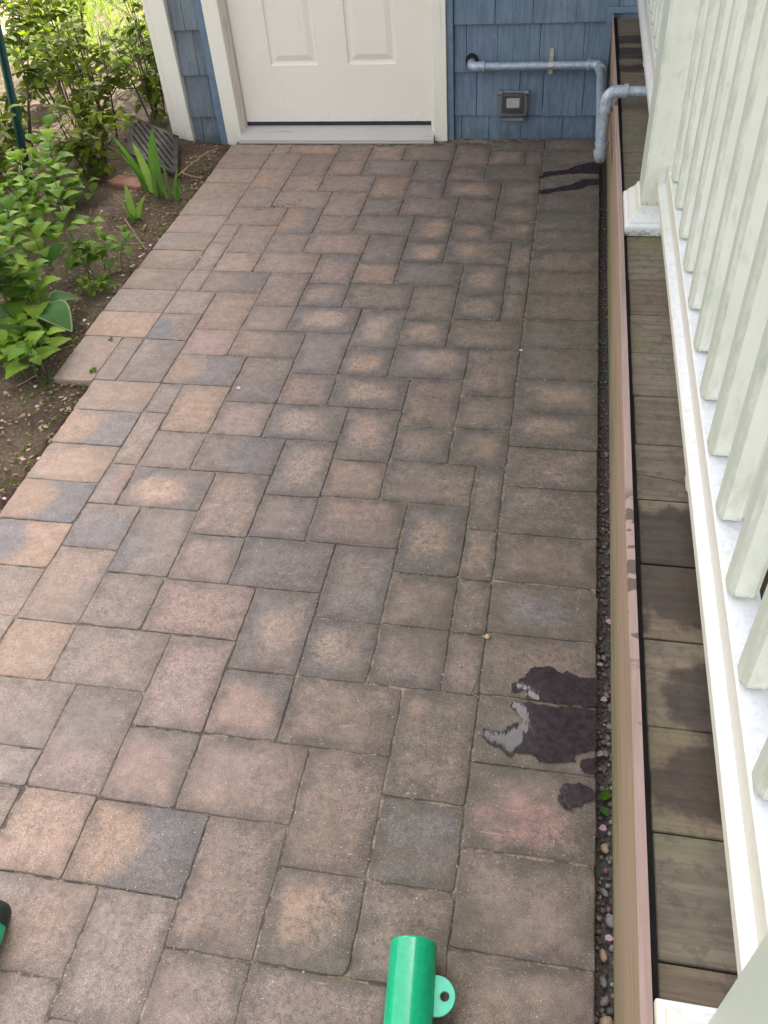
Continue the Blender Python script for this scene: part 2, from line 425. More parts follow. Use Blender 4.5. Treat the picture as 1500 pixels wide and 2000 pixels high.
M = dict(pvcpost=m_pvc('newel_white_vinyl', .525), paver=m_paver(), sand=m_sand(), soil=m_soil(), lawn=m_lawn(), bed=m_gravel_bed(),
         shingle=m_shingle('blue_stained_shingle'), trimblue=m_plain('blue_painted_trim', (.115, .165, .225), .6, var=.12, bump=.1),
         white=m_white('white_painted_trim', low_z=(-.02, .12)), door=m_white('white_door_paint', (.70, .64, .565), (.48, .42, .34), .3, low_z=(.04, .13)),
         sill=m_white('worn_aluminium_sill', (.50, .465, .43), (.27, .23, .19), .8, (4, 60, 60)), weather=m_plain('black_weatherstrip', (.02, .022, .03), .6),
         jamb=m_white('peeling_jamb_paint', (.60, .55, .50), (.11, .065, .055), 1.0, (120, 120, 3), low_z=(-.05, .10)),
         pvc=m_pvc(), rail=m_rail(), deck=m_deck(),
         fascia=m_wood('cedar_fascia', (.225, .148, .098), (.345, .240, .165), (.135, .135, .052)), ledge=m_wood('pinkish_board_edge', (.25, .17, .145), (.345, .245, .215), drops=True),
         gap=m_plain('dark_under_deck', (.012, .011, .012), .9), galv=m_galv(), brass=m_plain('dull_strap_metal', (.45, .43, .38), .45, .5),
         green=m_plain('glossy_green_enamel', (.0, .32, .15), .2, spec=.5, var=.09, scale=90), rubber=m_plain('black_rubber', (.012, .02, .018), .5),
         lug=m_plain('pale_green_enamel', (.07, .50, .32), .3, spec=.5, var=.08, scale=80),
         smoke=m_smoke(), grey=m_plain('grey_plastic', (.20, .20, .205), .5), dark=m_plain('dark_plastic', (.03, .03, .035), .4), ivory=m_plain('ivory_plastic', (.60, .58, .52), .4),
         puddle=m_puddle(),
         leaf=m_leaf('serrated_leaf', (.045, .11, .010), (.19, .28, .033)), leafy=m_leaf('sunlit_shrub_leaf', (.07, .11, .012), (.20, .23, .03), trans=.4),
         hosta=m_leaf('hosta_leaf', (.08, .17, .055), (.12, .22, .08)), hostaedge=m_leaf('hosta_cream_edge', (.30, .36, .16), (.36, .40, .2)),
         blade=m_leaf('spear_leaf', (.07, .16, .03), (.20, .28, .08), trans=.35), stem=m_plain('green_stem', (.11, .15, .05), .6), twig=m_plain('dry_twig', (.26, .18, .11), .8, var=.3),
         bark=m_plain('brown_bark', (.10, .07, .045), .85, var=.35), litter=m_leaf('dry_leaf_litter', (.20, .13, .07), (.42, .33, .20), trans=.1),
         petal=m_leaf('pink_petal', (.62, .34, .50), (.74, .55, .66), trans=.2), grass=m_leaf('lawn_grass', (.10, .16, .03), (.26, .28, .08), trans=.35),
         clay=m_plain('red_clay', (.20, .085, .055), .85, var=.3, bump=.4), lattice=m_plain('weathered_grey_wood', (.055, .045, .04), .85, var=.3, bump=.3),
         post=m_plain('dark_green_enamel', (.012, .055, .045), .45), stone=m_plain('grey_stone', (.22, .21, .20), .8, var=.3, bump=.3), tanstone=m_plain('tan_pebble', (.40, .28, .18), .7, var=.2, bump=.2),
         roof=m_plain('dark_roof_shingle', (.06, .06, .065), .9, var=.3), clap=m_plain('blue_clapboard', (.09, .13, .19), .7), glass=m_plain('window_glass', (.03, .04, .05), .08, spec=.5, var=.02),
         pinkpath=m_plain('pink_flagstone', (.42, .27, .22), .85, var=.2, bump=.2))

# ================================================================== the ground
def grid_sheet(name, x0, x1, y0, y1, step, zf, mat):
    nx, ny = int((x1 - x0) / step) + 1, int((y1 - y0) / step) + 1
    vs = []
    for j in range(ny):
        for i in range(nx):
            x, y = x0 + (x1 - x0) * i / (nx - 1), y0 + (y1 - y0) * j / (ny - 1)
            vs.append((x, y, zf(x, y)))
    fs = [(j * nx + i, j * nx + i + 1, (j + 1) * nx + i + 1, (j + 1) * nx + i) for j in range(ny - 1) for i in range(nx - 1)]
    mb = MB(); mb.add(vs, fs, True); return mb.build(name, mat)

mb = MB(); mb.add([(-600, -600, -.11), (600, -600, -.11), (600, 600, -.11), (-600, 600, -.11)], [(0, 1, 2, 3)])
tag(mb.build('ground', M['lawn']), kind='structure')

def patio_left(y):
    return -1.625 if y > -1.65 else (-1.62 if y > -1.885 else -1.485)
def soil_z(x, y):
    d = max(0.0, patio_left(y) - x)
    n = mnoise.noise(Vector((x * 3, y * 3, 0))) * .03 + mnoise.noise(Vector((x * 9, y * 9, 2))) * .014 + mnoise.noise(Vector((x * 27, y * 27, 5))) * .007
    edge = min(1, d / .25)
    base = -.022 + .03 * edge + n * (.3 + .7 * edge)
    if x > patio_left(y): base = -.06
    if y > .0 and x > -1.93: base = min(base, -.03)
    # gentle fall beyond the house corner
    if y > .3: base -= .05 * min(1, (y - .3) / .6)
    return base
tag(grid_sheet('garden_soil', -4.2, -1.36, -4.6, 1.3, .03, soil_z, M['soil']), kind='structure')

mb = MB(); mb.add([(-1.66, -4.4, -.0024), (.0, -4.4, -.0024), (.0, .03, -.0024), (-1.66, .03, -.0024)], [(0, 1, 2, 3)])
# joint bed follows the stepped edge: two sheets side by side
mb = MB()
mb.add([(-1.61, -1.885, -.0024), (-.004, -1.885, -.0024), (-.004, .0, -.0024), (-1.61, .0, -.0024)], [(0, 1, 2, 3)])
mb.add([(-1.475, -4.5, -.0024), (-.004, -4.5, -.0024), (-.004, -1.885, -.0024), (-1.475, -1.885, -.0024)], [(0, 1, 2, 3)])
tag(mb.build('joint_sand', M['sand']), kind='structure')

# ------------------------------------------------------------------ the paver patio
PAV = "-1625,-173,-1413,-71,t;-1413,-172,-1338,-71,t;-1338,-172,-1115,-74,o;-1115,-242,-965,-81,g;-965,-238,-818,-88,o;-818,-238,-599,-80,b;-1623,-330,-1413,-173,t;-1413,-331,-1265,-172,t;-1265,-401,-1115,-172,b;-1115,-394,-965,-242,p;-965,-394,-746,-238,b;-746,-450,-599,-238,g;-1622,-474,-1411,-330,t;-1411,-518,-1265,-331,o;-1265,-549,-1112,-401,p;-1112,-549,-894,-394,p;-894,-604,-746,-394,o;-746,-596,-597,-450,g;-1622,-625,-1411,-474,t;-1623,-777,-1411,-625,t;-1623,-924,-1411,-777,t;-1624,-1063,-1412,-924,t;-1624,-1203,-1412,-1063,t;-1628,-1348,-1414,-1203,t;-1414,-1350,-1337,-1206,t;-1629,-1494,-1413,-1348,t;-1413,-1496,-1270,-1350,t;-1630,-1645,-1415,-1494,o;-1415,-1649,-1270,-1496,n;-1624,-1888,-1490,-1645,b;-1490,-1877,-1415,-1645,b;-1415,-1877,-1270,-1649,b;-1337,-1350,-1117,-1208,tg;-1270,-1579,-1117,-1350,t;-1117,-1427,-967,-1208,p;-1117,-1575,-968,-1427,t;-968,-1575,-748,-1420,c;-1270,-1723,-1117,-1579,p;-1117,-1723,-895,-1575,tg;-895,-1795,-748,-1575,g;-1270,-1878,-1048,-1723,tn;-1048,-1947,-895,-1723,g;-895,-1945,-747,-1795,p;-1488,-2024,-1270,-1877,t;-1270,-2019,-1196,-1878,b;-1196,-2095,-1048,-1878,o;-1048,-2097,-896,-1947,p;-896,-2097,-679,-1945,c;-1487,-2175,-1272,-2024,on;-1272,-2243,-1196,-2019,t;-1196,-2247,-1049,-2095,b;-1487,-2324,-1272,-2175,o;-1486,-2474,-1272,-2324,on;-1272,-2396,-1195,-2243,p;-1195,-2396,-971,-2247,O;-1049,-2247,-822,-2097,bn;-971,-2473,-822,-2247,g;-1476,-2625,-1272,-2474,no;-1272,-2548,-1122,-2396,n;-1122,-2618,-971,-2396,nb;-971,-2621,-821,-2473,pg;-1419,-2772,-1272,-2625,b;-1272,-2775,-1122,-2548,b;-1122,-2773,-973,-2618,b;-973,-2773,-752,-2621,p;-752,-2844,-602,-2621,c;-1272,-2924,-1121,-2775,t;-1121,-2924,-900,-2773,b;-1267,-3078,-1053,-2924,b;-1053,-3153,-900,-2924,gp;-900,-3000,-752,-2773,p;-752,-2997,-601,-2844,pg;-602,-2842,-454,-2690,c;-454,-2842,-304,-2688,g;-304,-2842,-228,-2692,b;-303,-2692,-228,-2540,b;-454,-2688,-303,-2538,t;-602,-2690,-454,-2467,n;-454,-2538,-303,-2308,c;-303,-2540,-228,-2383,t;-303,-2383,-228,-2157,b;-678,-2467,-454,-2308,p;-679,-2308,-529,-2168,o;-529,-2308,-303,-2157,t;-822,-2467,-678,-2318,g;-822,-2318,-679,-2097,c;-821,-2621,-602,-2467,g;-967,-1420,-819,-1273,c;-819,-1420,-599,-1263,g;-599,-1480,-451,-1263,b;-451,-1315,-302,-1109,c;-451,-1465,-301,-1315,O;-302,-1164,-227,-946,t;-302,-1302,-226,-1164,b;-301,-1465,-227,-1302,b;-676,-1263,-451,-1109,g;-821,-1263,-676,-1124,o;-967,-1273,-821,-1062,pg;-748,-1643,-599,-1420,c;-599,-1627,-451,-1480,O;-451,-1627,-228,-1465,b;-748,-1789,-600,-1643,O;-600,-1789,-377,-1627,c;-377,-1860,-228,-1627,b;-747,-1945,-529,-1789,c;-529,-2013,-377,-1789,t;-377,-2007,-228,-1860,c;-377,-2157,-228,-2007,c;-529,-2157,-377,-2013,c;-679,-2168,-529,-1945,c;-1411,-699,-1265,-518,t;-1265,-699,-1045,-549,b;-1045,-761,-894,-549,p;-894,-752,-745,-604,g;-745,-752,-528,-596,p;-1411,-852,-1189,-699,t;-1189,-915,-1045,-699,og;-1045,-907,-892,-761,b;-892,-907,-677,-752,g;-677,-958,-528,-752,O;-1412,-998,-1337,-852,t;-1337,-1069,-1189,-852,t;-1412,-1206,-1337,-998,t;-1189,-1062,-1044,-915,b;-1044,-1062,-821,-907,p;-821,-1124,-677,-907,g;-677,-1109,-529,-958,O;-1337,-1208,-1189,-1069,t;-1189,-1208,-967,-1062,t;-599,-299,-449,-70,p;-449,-130,-227,-39,g;-449,-275,-301,-130,p;-301,-275,-227,-130,b;-599,-433,-451,-299,p;-451,-433,-227,-275,n;-597,-596,-376,-433,O;-376,-645,-227,-433,b;-528,-806,-376,-596,g;-376,-790,-227,-645,O;-376,-946,-227,-790,O;-528,-946,-376,-806,O;-529,-1109,-302,-946,O;-601,-2997,-378,-2842,p;-378,-3075,-228,-2842,ct;-751,-3156,-532,-2997,p;-900,-3156,-751,-3000,pg;-532,-3228,-378,-2997,p;-378,-3229,-228,-3075,n;-377,-3384,-228,-3229,b;-682,-3385,-532,-3156,p;-532,-3384,-377,-3228,O;-903,-3309,-682,-3156,on;-1050,-3309,-903,-3153,o;-1199,-3157,-1053,-3078,b;-1036,-3460,-829,-3309,b;-829,-3512,-682,-3309,b;-973,-3555,-829,-3460,b;-682,-3513,-534,-3385,p;-534,-3497,-303,-3384,p;-227,-132,0,-4,g;-227,-274,0,-132,g;-227,-412,0,-274,b;-227,-547,0,-412,g;-227,-701,0,-547,g;-227,-848,0,-701,n;-227,-1001,0,-848,b;-227,-1147,0,-1001,b;-226,-1296,0,-1147,t;-227,-1447,0,-1296,b;-228,-1605,0,-1447,b;-228,-1765,0,-1605,nb;-228,-1920,0,-1765,O;-228,-2070,0,-1920,c;-228,-2224,0,-2070,b;-228,-2387,0,-2224,b;-228,-2536,0,-2387,b;-228,-2683,0,-2536,N;-228,-2836,0,-2683,t;-228,-2985,0,-2836,b;-228,-3150,0,-2985,P;-228,-3315,0,-3150,b;-228,-3467,0,-3315,b;-228,-3619,0,-3467,b;-228,-3771,0,-3619,b;-1485,-3053,-1265,-2902,g;-1485,-3205,-1265,-3054,g;-1485,-3357,-1265,-3206,b;-1485,-3509,-1265,-3358,p;-1485,-3661,-1265,-3510,g;-1485,-3813,-1265,-3662,b;-1485,-3965,-1265,-3814,o;-1485,-4117,-1265,-3966,g;-1265,-3433,-1118,-3282,g;-1265,-3585,-1118,-3434,t;-1265,-3737,-1118,-3586,b;-1265,-3889,-1118,-3738,p;-1265,-4041,-1118,-3890,g;-1265,-4193,-1118,-4042,b;-1118,-3733,-970,-3582,o;-1118,-3885,-970,-3734,b;-1118,-4037,-970,-3886,g;-1118,-4189,-970,-4038,g;-970,-3833,-750,-3682,b;-970,-3985,-750,-3834,o;-970,-4137,-750,-3986,b;-750,-3793,-603,-3642,o;-750,-3945,-603,-3794,b;-750,-4097,-603,-3946,g;-750,-4249,-603,-4098,b;-603,-3793,-455,-3642,t;-603,-3945,-455,-3794,o;-603,-4097,-455,-3946,t;-603,-4249,-455,-4098,b;-455,-3773,-232,-3622,t;-455,-3925,-232,-3774,p;-455,-4077,-232,-3926,t;-455,-4229,-232,-4078,p;-1475,-2780,-1415,-2630,b;-1415,-2900,-1275,-2770,b;-1475,-2900,-1415,-2780,b;-1265,-3230,-1195,-3080,b;-1195,-3280,-1055,-3160,b;-1265,-3280,-1195,-3230,b;-1115,-3430,-1055,-3280,p;-305,-3530,-225,-3380,t;-1115,-3580,-1055,-3430,t;-1055,-3580,-975,-3460,b;-535,-3620,-305,-3500,b;-825,-3640,-595,-3510,b;-595,-3640,-535,-3510,p;-305,-3620,-225,-3530,b;-965,-3680,-825,-3580,p;-825,-3680,-745,-3640,b;-1485,-4150,-1265,-4120,b"
TONE = dict(t=(.305, .222, .174), o=(.338, .232, .174), p=(.305, .218, .184), b=(.258, .200, .168), g=(.212, .174, .157), n=(.188, .168, .164), N=(.185, .178, .19), P=(.33, .225, .195))
TONE_ = dict(t=(.275, .200, .150), o=(.365, .225, .145), p=(.275, .190, .155), b=(.205, .163, .133), g=(.150, .132, .122), n=(.118, .118, .130), N=(.16, .165, .19), P=(.33, .205, .18))
def paver_tone(kind, cx, rnd):
    """inside colour, outside colour, patch (u, v, radius), joint grime"""
    k = kind
    right = min(1, max(0, (cx + 1.45) / 1.1))
    ed = .10 + .90 * right
    def j(c, a=.09):
        f = (1.10 - .17 * right) * (1 + rnd.uniform(-a, a)); w = rnd.uniform(-.025, .03)  # brighter to the left: light fall-off painted into the tone
        return (c[0] * f * (1 + w), c[1] * f, c[2] * f * (1 - w))
    br = lambda c: tuple(v * 1.22 for v in c)
    if k == 'c': return j(br(TONE['t'])), j(TONE['g']), (.5 + rnd.uniform(-.12, .12), .52, .30), ed
    if k == 'O': return j(br(TONE['o'])), j(TONE['g']), (.5 + rnd.uniform(-.12, .12), .5 + rnd.uniform(-.1, .1), .33), ed
    if k == 'N': return j((.24, .235, .26)), j(TONE['b']), (.5, .5, .3), ed
    if k == 'P': return j((.47, .28, .25)), j(TONE['b']), (.42, .36, .36), ed
    if len(k) == 2:
        if k == 'pg': return j(TONE['p']), j(TONE['g']), (.2, .1, .75), ed
        if k == 'gp': return j(TONE['g']), j(TONE['p']), (.6, 1.0, .72), ed
        if k == 'bn': return j(TONE['n']), j(TONE['b']), (1.0, .5, .60), ed
        if k == 'ct': return j(br(TONE['o'])), j(TONE['b']), (.12, .85, .18), ed
        return j(TONE[k[0]]), j(TONE[k[1]]), (-.1, .5, .62), ed
    a = TONE[k]
    alt = rnd.choice(['t', 'b', 'p', 'g', 'o' if right < .6 else 'b', 'g'])
    return j(a), j(tuple(.55 * x + .45 * y for x, y in zip(a, TONE[alt]))), (rnd.choice([-.1, .5, 1.1]), rnd.uniform(0, 1), rnd.uniform(.35, .7)), ed

def build_patio():
    V, F, UV, CA, CB, PT, SM = [], [], [], [], [], [], []
    rnd = random.Random(5)
    for rec in PAV.split(';'):
        x0, y0, x1, y1, k = rec.split(','); x0, y0, x1, y1 = (int(v) / 1000 for v in (x0, y0, x1, y1))
        g = .0006
        x0 += g + rnd.uniform(-.0006, .0012); x1 -= g + rnd.uniform(-.0006, .0012); y0 += g + rnd.uniform(-.0006, .0012); y1 -= g + rnd.uniform(-.0006, .0012)
        cx, cy = (x0 + x1) / 2, (y0 + y1) / 2
        ang = rnd.uniform(-.006, .006); dz = rnd.uniform(-.0006, .0010); tx, ty = rnd.uniform(-.006, .006), rnd.uniform(-.006, .006)
        rads = [rnd.choice([.003, .004, .005, .007, .010, .013]) for _ in range(4)]
        if k == 'N': rads[2] = .028
        pts = []
        for ci, (qx, qy, sx, sy) in enumerate([(x0, y0, 1, 1), (x1, y0, -1, 1), (x1, y1, -1, -1), (x0, y1, 1, -1)]):
            r = rads[ci]; a0 = pi + ci * pi / 2
            for s in range(4):
                a = a0 + s * pi / 6
                pts.append((qx + sx * r + r * cos(a), qy + sy * r + r * sin(a)))
            nx_ = [(x1, y0), (x1, y1), (x0, y1), (x0, y0)][ci]
            m = 7
            for s in range(1, m):
                f = s / m
                pts.append((qx + (nx_[0] - qx) * f, qy + (nx_[1] - qy) * f))
        # order along the side: drop side points that fall inside the corner arcs
        ring = []
        for (px, py) in pts:
            ring.append((px, py))
        n = len(ring)
        def place(px, py, inset, z):
            dx, dy = px - cx, py - cy
            wob = mnoise.noise(Vector((px * 70, py * 70, cx * 9))) * .0026 + mnoise.noise(Vector((px * 200, py * 200, cx * 9))) * .0011
            hx, hy = (x1 - x0) / 2, (y1 - y0) / 2
            ins = inset - wob
            dx *= (hx - ins) / hx; dy *= (hy - ins) / hy
            X = cx + dx * cos(ang) - dy * sin(ang); Y = cy + dx * sin(ang) + dy * cos(ang)
            return (X, Y, z + dz + dx * tx + dy * ty)
        b = len(V)
        for inset, z in ((.0040, 0.0), (.0020, -.0004), (.0006, -.0016), (.0002, -.05)):
            for (px, py) in ring:
                V.append(place(px, py, inset, z)); UV.append(((px - x0) / (x1 - x0), (py - y0) / (y1 - y0)))
        ca, cb, pat, ed = paver_tone(k, cx, rnd)
        def addf(f, sm):
            F.append(f); CA.append((*ca, 1)); CB.append((*cb, 1)); PT.append((*pat, ed)); SM.append(sm)
        addf(tuple(b + i for i in range(n)), True)
        for q in range(3):
            for i in range(n):
                i2 = (i + 1) % n
                addf((b + q * n + i, b + (q + 1) * n + i, b + (q + 1) * n + i2, b + q * n + i2), q < 2)
    me = bpy.data.meshes.new('patio_paving'); me.from_pydata(V, [], F)
    me.polygons.foreach_set('use_smooth', SM)
    for nm, data in (('ca', CA), ('cb', CB), ('pat', PT)):
        at = me.attributes.new(nm, 'FLOAT_COLOR', 'FACE')
        at.data.foreach_set('color', [c for q in data for c in q])
    uvl = me.uv_layers.new(name='uv')
    li = [0] * len(me.loops); me.loops.foreach_get('vertex_index', li)
    uvl.data.foreach_set('uv', [c for i in li for c in UV[i]])
    me.materials.append(M['paver'])
    o = bpy.data.objects.new('patio_paving', me); COL.objects.link(o)
    tag(o, kind='structure')
build_patio()

_t = NT('sand_grains'); _t.set(color=_t.attr('tint'), rough=.9); m_crumb = _t.m
rnd = random.Random(13); mb = MB()
recs = [[int(v) / 1000 for v in r.split(',')[:4]] for r in PAV.split(';')]
for k in range(5200):
    x0, y0, x1, y1 = rnd.choice(recs)
    x, y = (rnd.choice([x0, x1]), rnd.uniform(y0, y1)) if rnd.random() < .5 else (rnd.uniform(x0, x1), rnd.choice([y0, y1]))
    if x > -.01 or y > -.02 or x < patio_left(y) + .012: continue
    if mnoise.noise(Vector((x * 7, y * 7, 3))) < -.05 + .35 * rnd.uniform(-1, 1): continue
    r = rnd.uniform(.0008, .0024); mb.cur = rnd.choice([(.36, .29, .21), (.28, .22, .16), (.42, .36, .29), (.14, .11, .085), (.20, .16, .11), (.10, .12, .05)])
    c = Vector((x + rnd.gauss(0, .0022), y + rnd.gauss(0, .0022), .0005)); vs = [c + Vector((rnd.uniform(.6, 1.2) * r * a, rnd.uniform(.6, 1.2) * r * b, rnd.uniform(.5, .9) * r * q)) for a, b, q in ((1, 0, 0), (0, 1, 0), (-1, 0, 0), (0, -1, 0), (0, 0, 1))]
    mb.add(vs, [(0, 1, 4), (1, 2, 4), (2, 3, 4), (3, 0, 4)])
tag(mb.build('joint_crumbs', m_crumb), 'sand grains and crumbs washed into the paver joints', 'sand', kind='stuff')

mb = MB(); rnd = random.Random(2)
for k in range(46):
    s = rnd.random(); x, y = -1.315 + .16 * s + rnd.gauss(0, .010), -.735 + .085 * s + rnd.gauss(0, .012); r = rnd.uniform(.0012, .0026); mb.cur = (.025, .018, .015)
    mb.add([(x - r * 1.6, y, .0025), (x, y - r * .6, .0025), (x + r * 1.6, y + r * .4, .0025), (x, y + r * .7, .0025), (x, y, .0045)], [(0, 1, 4), (1, 2, 4), (2, 3, 4), (3, 0, 4)])
tag(mb.build('dark_crumbs', m_crumb), 'cluster of tiny dark crumbs on a tan paver below the door', 'crumbs', kind='stuff')

# ------------------------------------------------------------------ water spilled on the pavers
def blob(poly, rough, n=6, seed=0):
    """ragged outline: poly subdivided and jittered"""
    out = []
    for i, (x, y) in enumerate(poly):
        x2, y2 = poly[(i + 1) % len(poly)]
        L = math.hypot(x2 - x, y2 - y)
        for s in range(n):
            f = s / n; px, py = x + (x2 - x) * f, y + (y2 - y) * f
            k = mnoise.noise(Vector((px * 60, py * 60, seed))) * rough + mnoise.noise(Vector((px * 160, py * 160, seed))) * rough * .6 + mnoise.noise(Vector((px * 420, py * 420, seed))) * rough * .4
            nx_, ny_ = (y2 - y) / L, -(x2 - x) / L
            out.append((px + nx_ * k, py + ny_ * k))
    return out
def sheet(name, polys, z, mat, seed, rough=.006):
    mb = MB()
    for q, poly in enumerate(polys):
        pl = blob(poly, rough, 12 if rough > .0035 else 5, seed + q)
        tri = tessellate_polygon([[Vector((x, y, 0)) for x, y in pl]]); mb.add([(x, y, z) for x, y in pl], [tuple(t_) for t_ in tri])
    return tag(mb.build(name, mat), kind='structure')
sheet('water_puddle', [
    [(-.169, -2.806), (-.144, -2.79), (-.142, -2.779), (-.132, -2.764), (-.095, -2.755), (-.068, -2.766), (-.055, -2.762), (-.033, -2.776), (-.012, -2.771), (-.0015, -2.772), (-.0015, -2.837), (-.066, -2.8365), (-.134, -2.8365), (-.137, -2.82), (-.163, -2.823)],
    [(-.161, -2.848), (-.136, -2.846), (-.066, -2.846), (-.0015, -2.846), (-.0015, -2.914), (-.002, -2.932), (-.038, -2.944), (-.04, -2.962), (-.07, -2.966), (-.102, -2.971), (-.119, -2.955), (-.147, -2.959), (-.161, -2.966), (-.177, -2.952), (-.194, -2.947), (-.215, -2.931), (-.213, -2.916), (-.197, -2.914), (-.182, -2.917), (-.156, -2.898), (-.142, -2.887), (-.151, -2.873), (-.163, -2.86)],
    [(-.03, -2.956), (-.002, -2.948), (-.0015, -2.974), (-.014, -2.982), (-.028, -2.976)],
    [(-.064, -3.023), (-.053, -3.006), (-.029, -3.001), (-.014, -3.007), (-.002, -3.016), (-.006, -3.027), (-.021, -3.042), (-.04, -3.049), (-.042, -3.06), (-.059, -3.052), (-.067, -3.04)],
    [(-.243, -.406), (-.223, -.384), (-.221, -.355), (-.125, -.331), (-.108, -.305), (-.054, -.27), (-.002, -.247), (-.002, -.366), (-.065, -.364), (-.112, -.368), (-.184, -.384), (-.219, -.413)],
    [(-.234, -.527), (-.167, -.504), (-.095, -.461), (-.07, -.425), (-.002, -.416), (-.002, -.469), (-.046, -.474), (-.074, -.509), (-.103, -.517), (-.166, -.532), (-.206, -.56), (-.226, -.561)]], .0032, M['puddle'], 3, .0055)


# ------------------------------------------------------------------ gravel strip beside the deck
mb = MB(); mb.add([(-.004, -4.5, -.034), (.075, -4.5, -.034), (.075, -.01, -.034), (-.004, -.01, -.034)], [(0, 1, 2, 3)])
tag(mb.build('gravel_bed', M['bed']), kind='structure')
def pebble(mb, c, r, rnd, sub=2):
    n, m = 8, 5; vs = []; sx, sy, sz = r * rnd.uniform(.7, 1.3), r * rnd.uniform(.7, 1.3), r * rnd.uniform(.5, .8); a0 = rnd.uniform(0, 6)
    sd = rnd.uniform(0, 99)
    for i in range(m + 1):
        ph = pi * i / m
        for k in range(n):
            th = 2 * pi * k / n
            v = Vector((sin(ph) * cos(th), sin(ph) * sin(th), cos(ph)))
            v *= 1 + .22 * mnoise.noise(v * 1.6 + Vector((sd, 0, 0)))
            x, y = v.x * sx, v.y * sy
            vs.append((c[0] + x * cos(a0) - y * sin(a0), c[1] + x * sin(a0) + y * cos(a0), c[2] + v.z * sz))
    fs = [(i * n + k, (i + 1) * n + k, (i + 1) * n + (k + 1) % n, i * n + (k + 1) % n) for i in range(m) for k in range(n)]
    mb.add(vs, fs, True)
rnd = random.Random(8)
def m_tint(name, rough=.75):
    t = NT(name); n = t.noise(t.pos(), 200, 3)
    t.set(color=t.mix(t.ramp(n, .3, .7, 0, .5), t.attr('tint'), (.10, .095, .09)), rough=rough); return t.m
M['pebbles'] = m_tint('mixed_gravel', .6)
mb = MB()
for i in range(900):
    y = -rnd.uniform(2.0, 4.2) if i < 720 else -rnd.uniform(.6, 2.0)
    x = rnd.uniform(.002, .05)
    mb.cur = rnd.choice([(.20, .18, .17), (.28, .26, .24), (.15, .11, .095), (.22, .13, .11), (.33, .29, .26), (.12, .10, .10), (.19, .21, .20), (.26, .19, .14), (.30, .13, .13), (.24, .10, .09)])
    pebble(mb, (x, y, -.030), rnd.uniform(.002, .0055), rnd)
tag(mb.build('gravel', M['pebbles']), 'loose damp gravel in the gap between pavers and deck skirt', 'gravel', kind='stuff')
def stone(x, y, r, mat, label, z=-.024):
    mb = MB(); pebble(mb, (0, 0, 0), r, rnd)
    o = mb.build('pebble', mat); o.location = (x, y, z); tag(o, label, 'pebble', 'larger stones and pebbles'); return o
stone(.026, -3.224, .0130, M['stone'], 'largest grey stone in the gravel gap, beside the lower deck skirt')
stone(.017, -3.104, .0085, M['tanstone'], 'tan pebble in the gravel gap just below a pink petal')
stone(.018, -3.376, .0125, M['tanstone'], 'big tan pebble in the gravel gap at the bottom edge of the picture')
stone(.014, -3.279, .0085, M['tanstone'], 'tan oval pebble in the gravel gap below the second pink petal')
for yy, xx, r in [(-3.318, .014, .008), (-3.345, .016, .008), (-2.79, .02, .007), (-2.70, .015, .006), (-2.86, .026, .0075), (-2.92, .018, .007), (-3.18, .016, .007)]:
    stone(xx, yy, r, M['stone'], 'small grey stone lying among the gravel beside the deck skirt')
stone(-.224, -2.696, .0058, M['tanstone'], 'lone tan pebble on a paver joint above the puddle', .004)
stone(-.272, -2.776, .003, M['tanstone'], 'tiny tan crumb of stone on a dark paver left of the puddle', .002)


# ================================================================== the house
house = tag(empty('house', (0, 0, 0)), 'blue shingled house wall with a white door facing the paver patio', 'house')
mb = MB(); mb.extrude_y([(-1.895, -.3), (-1.5925, -.3), (-1.5925, 2.15), (-.7075, 2.15), (-.7075, -.3), (6.0, -.3), (6.0, 3.0), (-1.895, 3.0)], .0265, .14)
mb.build('wall', M['clap'], house)
mb = MB(); mb.box(-1.894, .141, -.3, 6.0, 7.0, 3.0); mb.build('wall', M['clap'], house)
mb = MB()
a_, r_ = [(-1.98, -.35), (6.3, -.35), (6.3, 7.35), (-1.98, 7.35)], [(-1.98, 3.5, 5.4), (6.3, 3.5, 5.4)]
vs = [(x, y, 2.99) for x, y in a_] + [(x, y, 3.12) for x, y in a_] + r_
mb.add(vs, [(3, 2, 1, 0), (0, 1, 5, 4), (1, 2, 6, 9, 5), (2, 3, 7, 6), (3, 0, 4, 8, 7), (4, 5, 9, 8), (6, 7, 8, 9)]); mb.build('roof', M['roof'], house)

